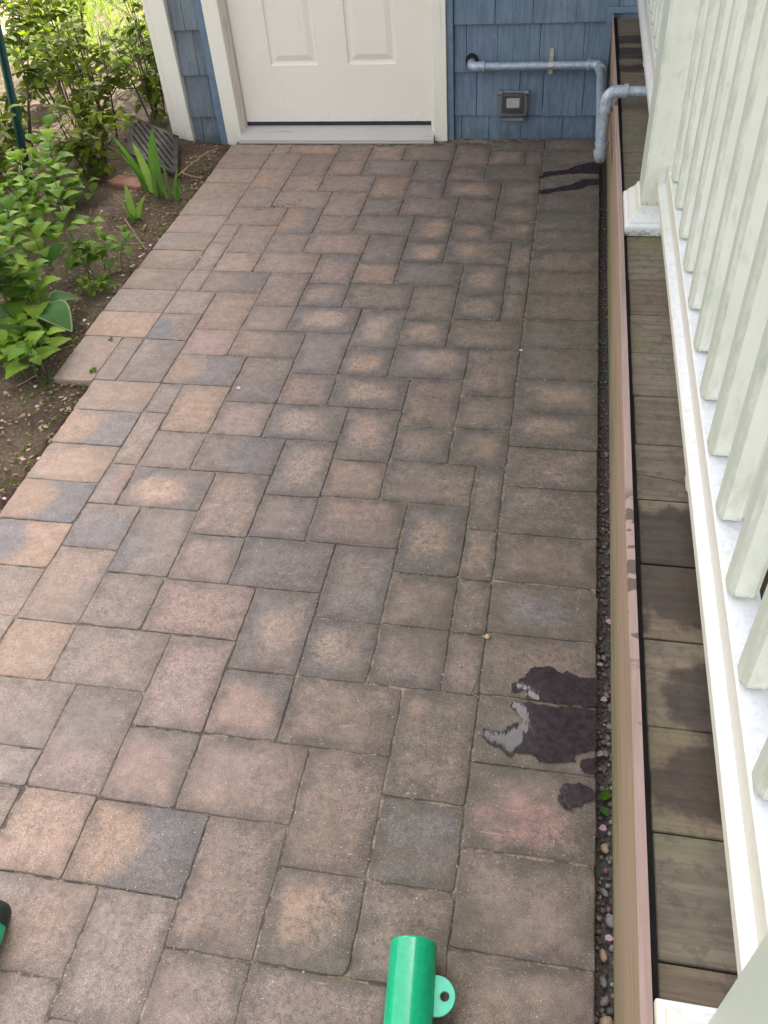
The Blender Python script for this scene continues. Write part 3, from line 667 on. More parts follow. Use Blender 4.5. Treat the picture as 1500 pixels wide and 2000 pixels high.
SHB = [(.117, .162, .218), (.113, .157, .213), (.121, .166, .222), (.109, .152, .207), (.118, .164, .224)]
def shingles(mb, x0, x1, courses, joints, rnd, ztop):
    """courses: butt heights from the bottom up; joints: fixed X joints of the first courses"""
    for ci, zb in enumerate(courses):
        zt = courses[ci + 1] + .03 if ci + 1 < len(courses) else ztop
        js = joints.get(ci)
        if js is None:
            js = []; x = x0 + rnd.uniform(.05, .15)
            while x < x1 - .04: js.append(x); x += rnd.uniform(.085, .2)
        xs = [x0] + list(js) + [x1]
        for a, b in zip(xs, xs[1:]):
            g = rnd.uniform(.0006, .0018); dz = rnd.uniform(-.002, .003); f = rnd.uniform(-.0015, .0015)
            yb, yt = -.002 + f, .018
            a_, b_ = a + g, b - g
            mb.cur = tuple(v * rnd.uniform(.975, 1.025) for v in rnd.choice(SHB))
            n = max(2, int((b_ - a_) / .02)); vs = []
            for q in range(n + 1):
                x = a_ + (b_ - a_) * q / n
                wz = zb + dz + mnoise.noise(Vector((x * 55, zb * 20, 0))) * .0016
                vs += [(x, yb, wz), (x, yt, zt), (x, .026, zt), (x, .026, wz)]
            fs = []
            for q in range(n):
                c, d = q * 4, q * 4 + 4
                fs += [(c, d, d + 1, c + 1), (c + 3, d + 3, d, c), (c + 1, d + 1, d + 2, c + 2)]
            fs += [(0, 1, 2, 3), (n * 4, n * 4 + 3, n * 4 + 2, n * 4 + 1)]
            mb.add(vs, fs)
rnd = random.Random(21)
CR = [-.04 + 0, .095, .269, .446] + [.446 + .175 * i for i in range(1, 14)]
mb = MB()
shingles(mb, -.6205, 3.5, CR, {0: [-.592, -.472, -.337, -.162, -.031, .12, .3, .45, .62, .8], 1: [-.527, -.348, -.251, -.085, .1, .28, .4, .6], 2: [-.5695, -.444, -.274, -.101, .05, .2, .35, .5], 3: [-.456, -.306, -.14, .02, .2, .33, .5]}, rnd, CR[-1] + .175)
mb.build('shingle_siding', M['shingle'], house); mb = MB(); SHB = [(.120, .140, .160), (.114, .134, .155), (.125, .145, .166), (.108, .128, .148)]  # greyer tints: warm bounce light painted into the left strip
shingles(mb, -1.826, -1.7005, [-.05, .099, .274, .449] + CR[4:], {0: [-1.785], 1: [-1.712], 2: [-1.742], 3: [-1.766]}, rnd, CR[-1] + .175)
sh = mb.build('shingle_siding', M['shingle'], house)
mb = MB(); mb.box(-1.902, -.022, -.05, -1.8275, .024, 2.9, .002); mb.build('corner_board', M['white'], house)
mb = MB(); mb.box(-1.924, -.02, -.05, -1.9022, .12, 2.9, .002); mb.build('corner_board', M['white'], house)
mb = MB(); mb.box(-1.699, -.012, -.05, -1.6645, .024, 2.3, .0015); mb.build('trim_strip', M['trimblue'], house)
mb = MB(); mb.box(-.6485, -.012, -.03, -.622, .024, 2.3, .0015); mb.build('trim_strip', M['trimblue'], house)
# flashing board where the deck meets the wall
mb = MB(); mb.box(-.012, -.022, .4785, 2.6, -.0035, .499, .0015); mb.box(-.0225, -.020, .0, .0015, -.0035, .4995, .0015); mb.build('trim_board', M['trimblue'], house)
# door case: casings, jambs, sill
for nm, a, b in (('door_casing', -1.663, -1.5935), ('door_casing', -.7065, -.6495)):
    mb = MB(); mb.box(a, -.024, -.022, b, .024, 2.16, .002)
    mb.build(nm, M['white'], house)
mb = MB(); mb.box(-1.663, -.024, 2.162, -.6495, .024, 2.23, .002); mb.build('door_casing', M['white'], house)
mb = MB()
for k, (a, b, y) in enumerate([(-1.593, -1.589, .010), (-1.5888, -1.586, .018), (-1.5858, -1.5815, .028)]):
    n = 60; vs = []
    for i in range(n + 1):
        z = .012 + 2.12 * i / n
        w = mnoise.noise(Vector((z * 14, k * 3.0, 0))) * .0016 + mnoise.noise(Vector((z * 50, k * 3.0, 0))) * .0009
        vs += [(a, y - .012 + w, z), (b + w, y - .012, z), (b + w, .075, z), (a, .075, z)]
    fs = []
    for i in range(n):
        c = i * 4
        for q in range(4): fs.append((c + q, c + (q + 1) % 4, c + 4 + (q + 1) % 4, c + 4 + q))
    mb.add(vs, fs)
mb.build('door_jamb', M['jamb'], house)
mb = MB(); mb.box(-.7225, .0, .012, -.707, .075, 2.14); mb.build('door_jamb', M['white'], house)
mb = MB(); mb.extrude_y  # sill profile runs along X
def extrude_x(mb, prof, x0, x1):
    n = len(prof); vs = [(x0, y, z) for y, z in prof] + [(x1, y, z) for y, z in prof]
    mb.add(vs, [tuple(range(n - 1, -1, -1)), tuple(range(n, 2 * n))] + [(i, (i + 1) % n, n + (i + 1) % n, n + i) for i in range(n)])
sb = MB(); extrude_x(sb, [(.09, -.05), (.09, .040), (.030, .036), (-.050, .0195), (-.057, .017), (-.058, .012), (-.052, .0105), (-.052, -.05)], -1.5935, -.7067)
sill = sb.build('door_sill', M['sill'], house)
sb = MB(); extrude_x(sb, [(-.052, -.05), (-.0565, -.05), (-.0565, .004), (-.064, .0045), (-.064, .0085), (-.052, .0095)], -1.5945, -.7057); sb.build('sill_lip', M['sill'], sill)
# the door: a slab with two long raised panels below
door_e = empty('door'); door_e.parent = house
def door_panel_mesh(mb, x0, x1, z0, z1, y):
    rings = [(0, 0), (.006, .007), (.016, .0085), (.040, .0005)]
    vs = []
    for i, d in rings: vs += [(x0 + i, y + d, z0 + i), (x1 - i, y + d, z0 + i), (x1 - i, y + d, z1 - i), (x0 + i, y + d, z1 - i)]
    fs = []
    for r in range(3):
        for q in range(4): fs.append((r * 4 + q, r * 4 + (q + 1) % 4, r * 4 + 4 + (q + 1) % 4, r * 4 + 4 + q))
    fs.append((12, 13, 14, 15)); mb.add(vs, fs)
def door_face(x0, x1, z0, z1, y, holes):
    """front skin with rectangular holes, then the raised panels in them"""
    mb = MB(); xs = sorted({x0, x1} | {h[0] for h in holes} | {h[1] for h in holes}); zs = sorted({z0, z1} | {h[2] for h in holes} | {h[3] for h in holes})
    for a, b in zip(xs, xs[1:]):
        for c, d in zip(zs, zs[1:]):
            if any(h[0] <= a and b <= h[1] and h[2] <= c and d <= h[3] for h in holes): continue
            mb.add([(a, y, c), (b, y, c), (b, y, d), (a, y, d)], [(0, 1, 2, 3)])
    for e in ((x0, x0), (x1, x1)):
        mb.add([(e[0], y, z0), (e[0], y + .045, z0), (e[0], y + .045, z1), (e[0], y, z1)], [(0, 1, 2, 3)])
    mb.add([(x0, y, z0), (x1, y, z0), (x1, y + .045, z0), (x0, y + .045, z0)], [(0, 1, 2, 3)])
    mb.add([(x0, y, z1), (x1, y, z1), (x1, y + .045, z1), (x0, y + .045, z1)], [(0, 1, 2, 3)])
    return mb
HL = [(-1.427, -1.2155, .290, .86), (-1.083, -.871, .290, .86), (-1.427, -1.2155, 1.0, 1.55), (-1.083, -.871, 1.0, 1.55), (-1.427, -1.2155, 1.66, 1.93), (-1.083, -.871, 1.66, 1.93)]
dm = door_face(-1.5795, -.725, .0560, 2.11, .05, HL); dm.build('slab', M['door'], door_e)
for h in HL:
    pm = MB(); door_panel_mesh(pm, *h, .05); pm.build('panel', M['door'], door_e)
mb = MB(); mb.box(-1.5795, .0525, .0365, -.725, .088, .0555); mb.build('weatherstrip', M['weather'], door_e)
mb = MB(); mb.tube([(-.79, .05, .98), (-.79, .02, .98)], .012); mb.tube([(-.79, .02, .98), (-.79, .0, .98), (-.79, -.012, .98)], [.018, .028, .02]); mb.build('knob', M['brass'], door_e)

mb = MB(); mb.extrude_y([(.02, 2.55), (2.6, 2.75), (2.6, 2.9), (.02, 2.7)], -3.72, -.02); mb.build('added_porch_roof', M['roof'], house)  # unseen roof added to cut the skylight from the right
# ------------------------------------------------------------------ weatherproof outlet box on the shingles
ob = tag(empty('outlet_box', (-.372, -.004, .145)), 'small smoky plastic outlet cover on the blue shingles under the pipe', 'outlet')
mb = MB(); mb.box(-.064, -.012, -.050, .064, .004, .047, .006); mb.build('back_plate', M['grey'], ob)
mb = MB(); mb.box(-.026, -.026, -.012, .030, -.0122, .028, .004); mb.build('receptacle', M['ivory'], ob)
mb = MB(); mb.box(-.046, -.020, -.036, .046, -.0122, .034, .003); mb.build('socket_frame', M['dark'], ob)
mb = MB(); rings = [(.066, -.0122, -.048, .044), (.062, -.045, -.044, .041), (.050, -.060, -.032, .030)]
vs = []
for hx, y, z0, z1 in rings: vs += [(-hx, y, z0), (hx, y, z0), (hx, y, z1), (-hx, y, z1)]
fs = [(r * 4 + q, r * 4 + (q + 1) % 4, r * 4 + 4 + (q + 1) % 4, r * 4 + 4 + q) for r in range(2) for q in range(4)] + [(8, 9, 10, 11)]
mb.add(vs, fs)
cv = mb.build('cover', M['smoke'], ob); sol = cv.modifiers.new('thick', 'SOLIDIFY'); sol.thickness = .0022; bv = cv.modifiers.new('bev', 'BEVEL'); bv.width = .004; bv.segments = 2
mb = MB(); mb.box(-.066, -.030, .0455, -.042, -.004, .058, .003); mb.box(.042, -.030, .0455, .066, -.004, .058, .003); mb.tube([(-.042, -.016, .052), (.042, -.016, .052)], .0045, 8); mb.build('hinge', M['grey'], ob)
mb = MB(); mb.box(-.05, -.030, -.062, .05, -.010, -.0505, .003); mb.build('latch', M['grey'], ob)

# ------------------------------------------------------------------ galvanised pipe
gp = tag(empty('gas_pipe', (-.3, -.05, .305)), 'galvanised pipe leaving the blue wall, turning along the deck and up over it', 'pipe')
def at_gp(p): return (p[0] + .3, p[1] + .05, p[2] - .305)
R_ = .0150
def arc(c, a, b, r, n=8):
    """quarter bend from c + r*a to c + r*b round the inner centre"""
    a, b, c = Vector(a), Vector(b), Vector(c)
    return [c + (a * cos(t) + b * sin(t)) * r for t in [pi / 2 * i / n for i in range(n + 1)]]
PX, PY, PZ, PE, PT_ = -.030, -.050, .305, -.985, .512
def gpart(name, *segs, mat='galv'):
    mb = MB()
    for pts, r in segs: mb.tube([at_gp(p) for p in pts], r)
    return mb.build(name, M[mat], gp)
br = .028
gpart('elbow', ([(-.546, .02, PZ), (-.546, PY + br, PZ)] + [tuple(v) for v in arc((-.546 + br, PY + br, PZ), (-1, 0, 0), (0, -1, 0), br)][1:] + [(-.49, PY, PZ)], .0185), ([(-.498, PY, PZ), (-.488, PY, PZ)], .0215))
gpart('wall_hole', ([(-.546, .01, PZ + .009), (-.546, -.0045, PZ + .009)], .027), mat='gap')  # near-black disc standing in for the dark inside the hole
gpart('pipe', ([(-.49, PY, PZ), (-.078, PY, PZ)], R_))
gpart('elbow', ([(-.078, PY, PZ), (PX - br, PY, PZ)] + [tuple(v) for v in arc((PX - br, PY - br, PZ), (0, 1, 0), (1, 0, 0), br)][1:] + [(PX, -.105, PZ)], .0185), ([(-.084, PY, PZ), (-.074, PY, PZ)], .0215), ([(PX, -.10, PZ), (PX, -.11, PZ)], .0215))
gpart('pipe', ([(PX, -.105, PZ), (PX, PE + .055, PZ)], R_))
gpart('elbow', ([(PX, PE + .055, PZ), (PX, PE + br, PZ)] + [tuple(v) for v in arc((PX, PE + br, PZ + br), (0, 0, -1), (0, -1, 0), br)][1:] + [(PX, PE, PZ + .055)], .0185), ([(PX, PE, PZ + .048), (PX, PE, PZ + .060)], .0215), ([(PX, PE + .06, PZ), (PX, PE + .05, PZ)], .0215))
gpart('pipe', ([(PX, PE, PZ + .055), (PX, PE, PT_ - .05)], R_))
gpart('elbow', ([(PX, PE, PT_ - .052), (PX, PE, PT_ - br)] + [tuple(v) for v in arc((PX + br, PE, PT_ - br), (-1, 0, 0), (0, 0, 1), br)][1:] + [(PX + .055, PE, PT_)], .0185), ([(PX, PE, PT_ - .058), (PX, PE, PT_ - .046)], .0215), ([(PX + .048, PE, PT_), (PX + .060, PE, PT_)], .0215))
gpart('pipe', ([(PX + .055, PE, PT_), (.9, PE, PT_)], R_))
mb = MB()
sp = [at_gp(p) for p in [(-.225, -.003, PZ + .05), (-.225, -.004, PZ + .022), (-.225, -.030, PZ + .0185), (-.225, -.058, PZ + .013), (-.225, -.0675, PZ), (-.225, -.058, PZ - .013), (-.225, -.030, PZ - .0185), (-.225, -.006, PZ - .022), (-.225, -.006, PZ - .045)]]
hw = .008
vs = [(x + s * hw, y, z) for x, y, z in sp for s in (-1, 1)]
mb.add(vs, [(2 * i, 2 * i + 1, 2 * i + 3, 2 * i + 2) for i in range(len(sp) - 1)])
st = mb.build('strap', M['brass'], gp); so = st.modifiers.new('thick', 'SOLIDIFY'); so.thickness = .0016

# ================================================================== the deck
ZD = .465
deck = tag(empty('porch_deck', (0, 0, 0)), 'raised wooden porch deck of dark weathered boards beside the patio', 'deck')
mb = MB()
n = 48; vs = []
for i in range(n + 1):
    y = -.004 - 4.1 * i / n
    w = mnoise.noise(Vector((0, y * 1.3, 4))) * .0022
    taper = min(1.0, .35 + (-y) / 1.4 * .65)
    vs += [(.031 + w * .5, y, -.05), (-.003 + w, y, .476), (-.003 + w + .0105 * taper, y, .4765), (.050, y, .4), (.060, y, -.05)]
fs = []
for i in range(n):
    c = i * 5
    for q in range(4): fs.append((c + q, c + 5 + q, c + 6 + q, c + q + 1))
mbm = MB(); 
face_mb, edge_mb = MB(), MB()
face_mb.add(vs, [f for k, f in enumerate(fs) if k % 4 in (0, 3)])
face_mb.build('skirt_board', M['fascia'], deck)
ev = []
for i in range(n + 1):
    a, b = vs[i * 5 + 1], vs[i * 5 + 2]
    ev += [(a[0] - .0012, a[1], a[2] - .004), (a[0] + .0005, a[1], a[2] + .0016), (b[0], b[1], b[2] + .0012), (b[0], b[1], b[2] - .002)]
edge_mb.add(ev, [(i * 4 + q, i * 4 + 4 + q, i * 4 + 5 + q, i * 4 + q + 1) for i in range(n) for q in range(3)])
edge_mb.build('skirt_cap', M['ledge'], deck)
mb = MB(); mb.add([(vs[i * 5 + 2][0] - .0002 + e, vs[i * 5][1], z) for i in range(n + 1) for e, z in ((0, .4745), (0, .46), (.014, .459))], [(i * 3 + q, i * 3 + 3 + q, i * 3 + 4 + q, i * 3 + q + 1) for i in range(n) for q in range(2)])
mb.build('gap_shade', M['gap'], deck)  # black strip standing in for the shade inside the open gap
rnd = random.Random(4)
pitch = .1415; y = -3.448
k0 = -5
for k in range(-6, 25):
    ya, yb = -3.448 + pitch * k + .0011, -3.448 + pitch * (k + 1) - .0011
    yb = min(yb, -.026)
    if ya > -.04: break
    v = rnd.uniform(.85, 1.12); w = rnd.uniform(-.06, .06)
    mb = MB(); mb.cur = (.150 * v * (1 + w), .120 * v, .084 * v * (1 - w))
    xa = .0165 + rnd.uniform(-.0012, .0012)
    sk = rnd.uniform(-.0008, .0008)
    if k == 5:   # the board with a diagonal split
        c1, c2 = [(.0165, ya + .060), (.07, ya + .052), (.13, ya + .036), (2.2, ya + .034)], None
        low = [(xa, ya), (2.2, ya)] + [(x, y_ - .0012) for x, y_ in reversed(c1)]
        upp = [(x, y_ + .0012) for x, y_ in c1] + [(2.2, yb), (xa, yb)]
        mb.prism(low, ZD - .025, ZD); mb.prism(upp, ZD - .025, ZD - .001)
    else:
        dz = rnd.uniform(-.0015, .001)
        mb.box(xa, ya, ZD - .025 + dz, 2.2, yb + sk, ZD + dz, .0014)
    mb.build('deck_board', M['deck'], deck)
mb = MB(); mb.box(.052, -4.2, .05, .09, -.03, .435); mb.box(2.0, -4.2, .0, 2.05, -.03, .435); mb.build('rim_joist', M['gap'], deck)
mb = MB(); mb.box(.02, -4.2, .41, 2.15, -.03, .425); mb.build('under_layer', M['gap'], deck)

# ------------------------------------------------------------------ railing
RX = .108
def newel(name, yc, label):
    t = tag(empty(name, (RX, yc, ZD)), label, 'post')
    mb = MB(); h = .066
    n = 1; mb.box(-h, -h, .045, h, h, 2.085, .005); mb.build('shaft', M['pvcpost'], t)
    mb = MB()
    prof = [(.099, .001), (.099, .022), (.095, .026), (.091, .026), (.091, .031), (.083, .040), (.076, .047), (.072, .055), (.071, .060), (.066, .0605)]
    vs = []
    for r, z in prof: vs += [(-r, -r, z), (r, -r, z), (r, r, z), (-r, r, z)]
    m = len(prof)
    mb.add(vs, [(i * 4 + q, i * 4 + (q + 1) % 4, i * 4 + 4 + (q + 1) % 4, i * 4 + 4 + q) for i in range(m - 1) for q in range(4)])
    b = mb.build('base_moulding', M['rail'], t)
    bv = b.modifiers.new('bev', 'BEVEL'); bv.width = .003; bv.segments = 2
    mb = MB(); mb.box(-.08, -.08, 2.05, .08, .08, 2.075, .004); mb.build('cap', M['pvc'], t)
    return t
newel('newel_post', -1.727, 'white square newel post in mid railing with a green stained moulded base')
newel('newel_post', -3.590, 'nearest white newel post at the lower right, its base moulding just showing')

def section(name, y0, y1, bal, feet, label):
    t = tag(empty(name, (RX, y1, ZD)), label, 'railing')
    T = lambda y: y - y1
    Z = lambda z: z - ZD
    prof = [(-.036, Z(.562)), (.036, Z(.562)), (.036, Z(.578)), (.033, Z(.581)), (.0205, Z(.583)), (.0195, Z(.618)), (.017, Z(.620)), (-.017, Z(.620)), (-.0195, Z(.618)), (-.0205, Z(.583)), (-.033, Z(.581)), (-.036, Z(.578))]
    mb = MB(); mb.extrude_y(prof, T(y0), T(y1)); mb.build('bottom_rail', M['rail'], t)
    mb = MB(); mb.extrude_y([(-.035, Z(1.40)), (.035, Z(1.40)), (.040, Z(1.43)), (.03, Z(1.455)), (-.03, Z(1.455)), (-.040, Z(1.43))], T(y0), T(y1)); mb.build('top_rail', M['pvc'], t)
    for q, yb in enumerate(bal):
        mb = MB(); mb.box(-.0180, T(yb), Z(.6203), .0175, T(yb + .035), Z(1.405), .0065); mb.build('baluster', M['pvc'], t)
    for yf in feet:
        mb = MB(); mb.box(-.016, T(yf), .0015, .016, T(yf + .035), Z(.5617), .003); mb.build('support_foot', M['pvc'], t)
    return t
section('porch_railing', -3.523, -1.794, [-1.892 - .1315 * i for i in range(13) if -1.892 - .1315 * i > -3.50], [-2.72], 'near white railing section with algae streaked balusters between the two posts')
section('porch_railing', -1.660, -.030, [-.468 - .1277 * i + .1277 * 3 for i in range(12) if -.468 - .1277 * i + .1277 * 3 > -1.63], [-.62], 'far white railing section running from the mid post to the house wall')

# ================================================================== green tubes in the foreground
g1 = tag(empty('green_tube', (-.262, -3.55, .0375)), 'glossy green metal tube with a drilled side lug at the bottom edge', 'metal tube')
g1.rotation_euler = (0, 0, radians(4.5))
mb = MB()
ra = .0365; L0, L1 = -.45, .222
rr = [(L0, ra), (L1 - .004, ra), (L1 - .001, ra - .0008), (L1, ra - .003), (L1, ra - .006), (L1 - .05, ra - .006)]
n = 48; vs = [(r * cos(2 * pi * k / n), y, r * sin(2 * pi * k / n)) for y, r in rr for k in range(n)]
mb.add(vs, [(i * n + k, i * n + (k + 1) % n, (i + 1) * n + (k + 1) % n, (i + 1) * n + k) for i in range(len(rr) - 1) for k in range(n)], True)
mb.build('tube', M['green'], g1)
def lug_mesh(cx, cy, r, hole, z0, z1):
    mb = MB(); n = 28
    ring = lambda rad, z: [(cx + rad * cos(2 * pi * k / n), cy + rad * sin(2 * pi * k / n), z) for k in range(n)]
    outer0, outer1 = ring(r, z0), ring(r, z1)
    hx = cx + .013
    inner0 = [(hx + hole * cos(2 * pi * k / n), cy + hole * sin(2 * pi * k / n), z0) for k in range(n)]; inner1 = [(x, y, z1) for x, y, _ in inner0]
    vs = outer0 + outer1 + inner0 + inner1; f = []
    for k in range(n):
        q = (k + 1) % n
        f += [(k, q, n + q, n + k), (n + k, n + q, 3 * n + q, 3 * n + k), (2 * n + k, 2 * n + q, q, k), (3 * n + k, 3 * n + q, 2 * n + q, 2 * n + k)]
    mb.add(vs, f); return mb
lm = lug_mesh(.0385, .150, .0285, .0068, .000, .0042); lg = lm.build('lug', M['lug'], g1)
bv = lg.modifiers.new('bev', 'BEVEL'); bv.width = .0008; bv.segments = 2
g2 = tag(empty('green_tube', (-.9715, -3.425, .0315)), 'green tube with a black rubber end cap at the left edge', 'metal tube')
mb = MB(); d = Vector((-.15, .99, 0)).normalized()
mb.tube([(-d.x * .4, -d.y * .4, 0), (d.x * .022, d.y * .022, 0)], .030, 32); mb.build('tube', M['green'], g2)
mb = MB(); rr = [(.016, .0315), (.030, .0318), (.042, .030), (.050, .025), (.054, .016), (.0552, .004)]
mb.tube([(d.x * s, d.y * s, 0) for s, r in rr], [r for s, r in rr], 32); mb.build('end_cap', M['rubber'], g2)

# ================================================================== plants and garden things
def leaf(mb, base, d, up, L, Wd, serr=0.0, heart=.0, fold=.25, droop=.3, n=8, rnd=random):
    """a leaf blade folded along its midrib; d points along the leaf, up is roughly its upper side"""
    d = Vector(d).normalized(); up = Vector(up); side = d.cross(up).normalized(); up = side.cross(d).normalized()
    base = Vector(base); vs = []; mb.cur = (rnd.random(), .5, .5)
    for i in range(n + 1):
        t = i / n
        c = base + d * (L * t) - Vector((0, 0, 1)) * (droop * L * t * t) + up * (.04 * L * sin(pi * t))
        w = Wd * .5 * (sin(pi * min(1, t ** .72)) ** .85) if 0 < t < 1 else 0
        if heart and i == 0: w = Wd * .30
        tooth = (serr * Wd if i % 2 else -serr * Wd * .4) if 0 < i < n else 0
        w2 = max(0.0, w + tooth); back = -d * (heart * L * .16 if i == 0 else 0)
        vs += [c + side * w2 + up * (fold * w2) + back, c, c - side * w2 + up * (fold * w2) + back]
    fs = []
    for i in range(n):
        a = i * 3
        fs += [(a, a + 1, a + 4, a + 3), (a + 1, a + 2, a + 5, a + 4)]
    mb.add(vs, fs, True)

def rdir(rnd, el0, el1, az=None):
    a = rnd.uniform(0, 2 * pi) if az is None else az; e = radians(rnd.uniform(el0, el1))
    return Vector((cos(a) * cos(e), sin(a) * cos(e), sin(e)))

def perennial(loc, stems, label, seed, leafL=(.05, .085), name='serrated_perennial', group='leafy perennials along the bed'):
    """upright stems with opposite pairs of serrated leaves; stems: (dx, dy, height, lean x, lean y)"""
    rnd = random.Random(seed); t = tag(empty(name, loc), label, 'plant', group)
    sm, lm = MB(), MB()
    for (dx, dy, h, lx, ly) in stems:
        pts = [Vector((dx + lx * s * s, dy + ly * s * s, h * s - .02)) for s in [i / 6 for i in range(7)]]
        sm.tube(pts, [.0028 - .0016 * i / 6 for i in range(7)], 6)
        nodes = max(3, int(h / .055)); az = rnd.uniform(0, pi)
        for k in range(1, nodes + 1):
            s = k / nodes; s = .25 + .75 * s
            p = Vector((dx + lx * s * s, dy + ly * s * s, h * s - .02))
            L = 1.22 * rnd.uniform(*leafL) * (1.0 if k < nodes - 1 else .7)
            az += pi / 2 + rnd.uniform(-.35, .35)
            for q in (0, pi):
                dv = rdir(rnd, 5, 38, az + q + rnd.uniform(-.25, .25))
                pet = p + dv * .016
                sm.tube([p, pet], .0011, 5, caps=False)
                leaf(lm, pet, dv, (0, 0, 1), L, L * rnd.uniform(.60, .75), .045, .8, rnd.uniform(.1, .35), rnd.uniform(.15, .55), 14, rnd)
        top = Vector((dx + lx, dy + ly, h - .02))
        for q in range(4):
            leaf(lm, top, rdir(rnd, 40, 70, az + q * pi / 2), (0, 0, 1), leafL[0] * .55, leafL[0] * .28, .06, 0, .3, .1, 6, rnd)
    sm.build('stem', M['stem'], t); lm.build('foliage', M['leaf'], t)
    return t
def stems(rnd, n, rx, ry, h0, h1, lean=.04):
    return [(rnd.uniform(-rx, rx), rnd.uniform(-ry, ry), rnd.uniform(h0, h1), rnd.uniform(-lean, lean), rnd.uniform(-lean, lean)) for _ in range(n)]
rnd = random.Random(31)
perennial((-1.885, -1.50, 0), stems(rnd, 9, .10, .12, .22, .36), 'tallest leafy perennial at the left edge, its tips level with the hosta behind', 41, (.06, .095))
perennial((-1.99, -1.22, 0), stems(rnd, 6, .10, .11, .20, .36), 'leafy perennial behind the tallest one, close to the green post', 42, (.05, .085))
perennial((-1.742, -1.215, 0), stems(rnd, 7, .05, .06, .10, .19, .05), 'small bushy perennial by itself beside the patio edge', 43, (.045, .065))
perennial((-1.700, -1.36, 0), stems(rnd, 5, .04, .04, .03, .06, .02), 'low seedling cluster at the patio edge below the small perennial', 47, (.022, .034))
perennial((-1.715, -1.825, 0), stems(rnd, 6, .06, .06, .09, .17, .05), 'lowest and nearest leafy perennial leaning over the stepped paver', 44, (.055, .085))
perennial((-1.875, -1.80, 0), stems(rnd, 6, .08, .08, .12, .22, .05), 'leafy perennial cut by the left edge beside the nearest one', 45, (.055, .08))
perennial((-1.80, -1.66, 0), stems(rnd, 5, .07, .05, .04, .10, .02), 'ground hugging leaves under the hosta', 48, (.035, .055))
perennial((-2.18, -.86, 0), stems(rnd, 7, .12, .12, .18, .36, .06), 'leafy perennial growing round the foot of the green post', 46, (.05, .085))
perennial((-2.02, -.78, 0), stems(rnd, 6, .12, .10, .06, .16, .04), 'low leafy plant in front of the clay brick', 49, (.035, .055))

def hosta(loc, leaves, label, seed):
    rnd = random.Random(seed); t = tag(empty('hosta', loc), label, 'plant')
    lm, em, sm = MB(), MB(), MB()
    for (az, el, L, Wd, hz) in leaves:
        d = Vector((cos(az) * cos(el), sin(az) * cos(el), sin(el))); p = Vector((0, 0, -.02)); q = p + Vector((d.x * .06, d.y * .06, hz))
        sm.tube([p, (p + q) / 2 + Vector((0, 0, .01)), q], .0035, 7)
        dd = Vector((d.x, d.y, .12))
        leaf(lm, q, dd, (0, 0, 1), L, Wd, 0, .9, .22, .45, 12, rnd)
        leaf(em, q - Vector((0, 0, .0012)) - dd.normalized() * .004, dd, (0, 0, 1), L + .009, Wd + .010, .012, .9, .22, .45, 12, rnd)
    sm.build('stem', M['stem'], t); lm.build('foliage', M['hosta'], t); em.build('leaf_margin', M['hostaedge'], t)
hosta((-1.80, -1.595, 0), [(-.5, .4, .125, .10, .10), (-1.9, .3, .13, .10, .075), (2.6, .6, .14, .075, .13), (.9, .5, .10, .08, .08), (3.6, .4, .12, .08, .09), (-2.7, .3, .10, .07, .05)], 'hosta with broad cream edged leaves among the perennials', 7)

def spears(loc, blades, label):
    rnd = random.Random(int(abs(loc[0] * 1000) + abs(loc[1] * 777))); t = tag(empty('spear_plant', loc), label, 'plant', 'upright spear leaved plants'); 
    for (dx, dy, h, az, lean, w) in blades:
        mb = MB(); n = 10; vs = []; mb.cur = (rnd.random(), .5, .5); tw = rnd.uniform(-.6, .6); a0 = rnd.uniform(0, pi)
        for i in range(n + 1):
            s = i / n; wd = w * .5 * (sin(pi * (.18 + .82 * s) ** 1.0)) ** .7 if i < n else 0.0005
            c = Vector((dx + cos(az) * lean * s * s, dy + sin(az) * lean * s * s, h * s - .015)); a = a0 + tw * s
            sd_ = Vector((cos(a), sin(a), 0)); nr = Vector((-sin(a), cos(a), 0))
            vs += [c + sd_ * wd + nr * wd * .5, c, c - sd_ * wd + nr * wd * .5]
        fs = []
        for i in range(n): fs += [(i * 3, i * 3 + 1, i * 3 + 4, i * 3 + 3), (i * 3 + 1, i * 3 + 2, i * 3 + 5, i * 3 + 4)]
        mb.add(vs, fs, True); mb.build('blade', M['blade'], t)
spears((-1.785, -.835, 0), [(0, 0, .15, 2, .03, .03), (.015, .01, .11, .3, .05, .028), (-.015, .005, .12, 3.2, .03, .026), (.01, -.02, .07, 5, .03, .02)], 'short pale spear leaved shoot nearest the patio edge')
spears((-1.80, -.60, 0), [(0, 0, .22, 2.6, .05, .035), (.02, .015, .26, 1.2, .05, .045), (-.02, .01, .20, 3.4, .08, .03), (.03, -.02, .16, .2, .03, .03), (-.04, .02, .24, 2.9, .10, .03)], 'tallest clump of spear leaves by the grey lattice')
spears((-1.705, -.625, 0), [(0, 0, .17, 2.2, .02, .032), (.018, .01, .13, .4, .03, .028), (-.02, 0, .14, 3.2, .03, .026), (.03, -.005, .10, 6, .03, .022), (-.05, .01, .11, 3, .02, .022)], 'spear leaved clump between the tallest one and the pavers')

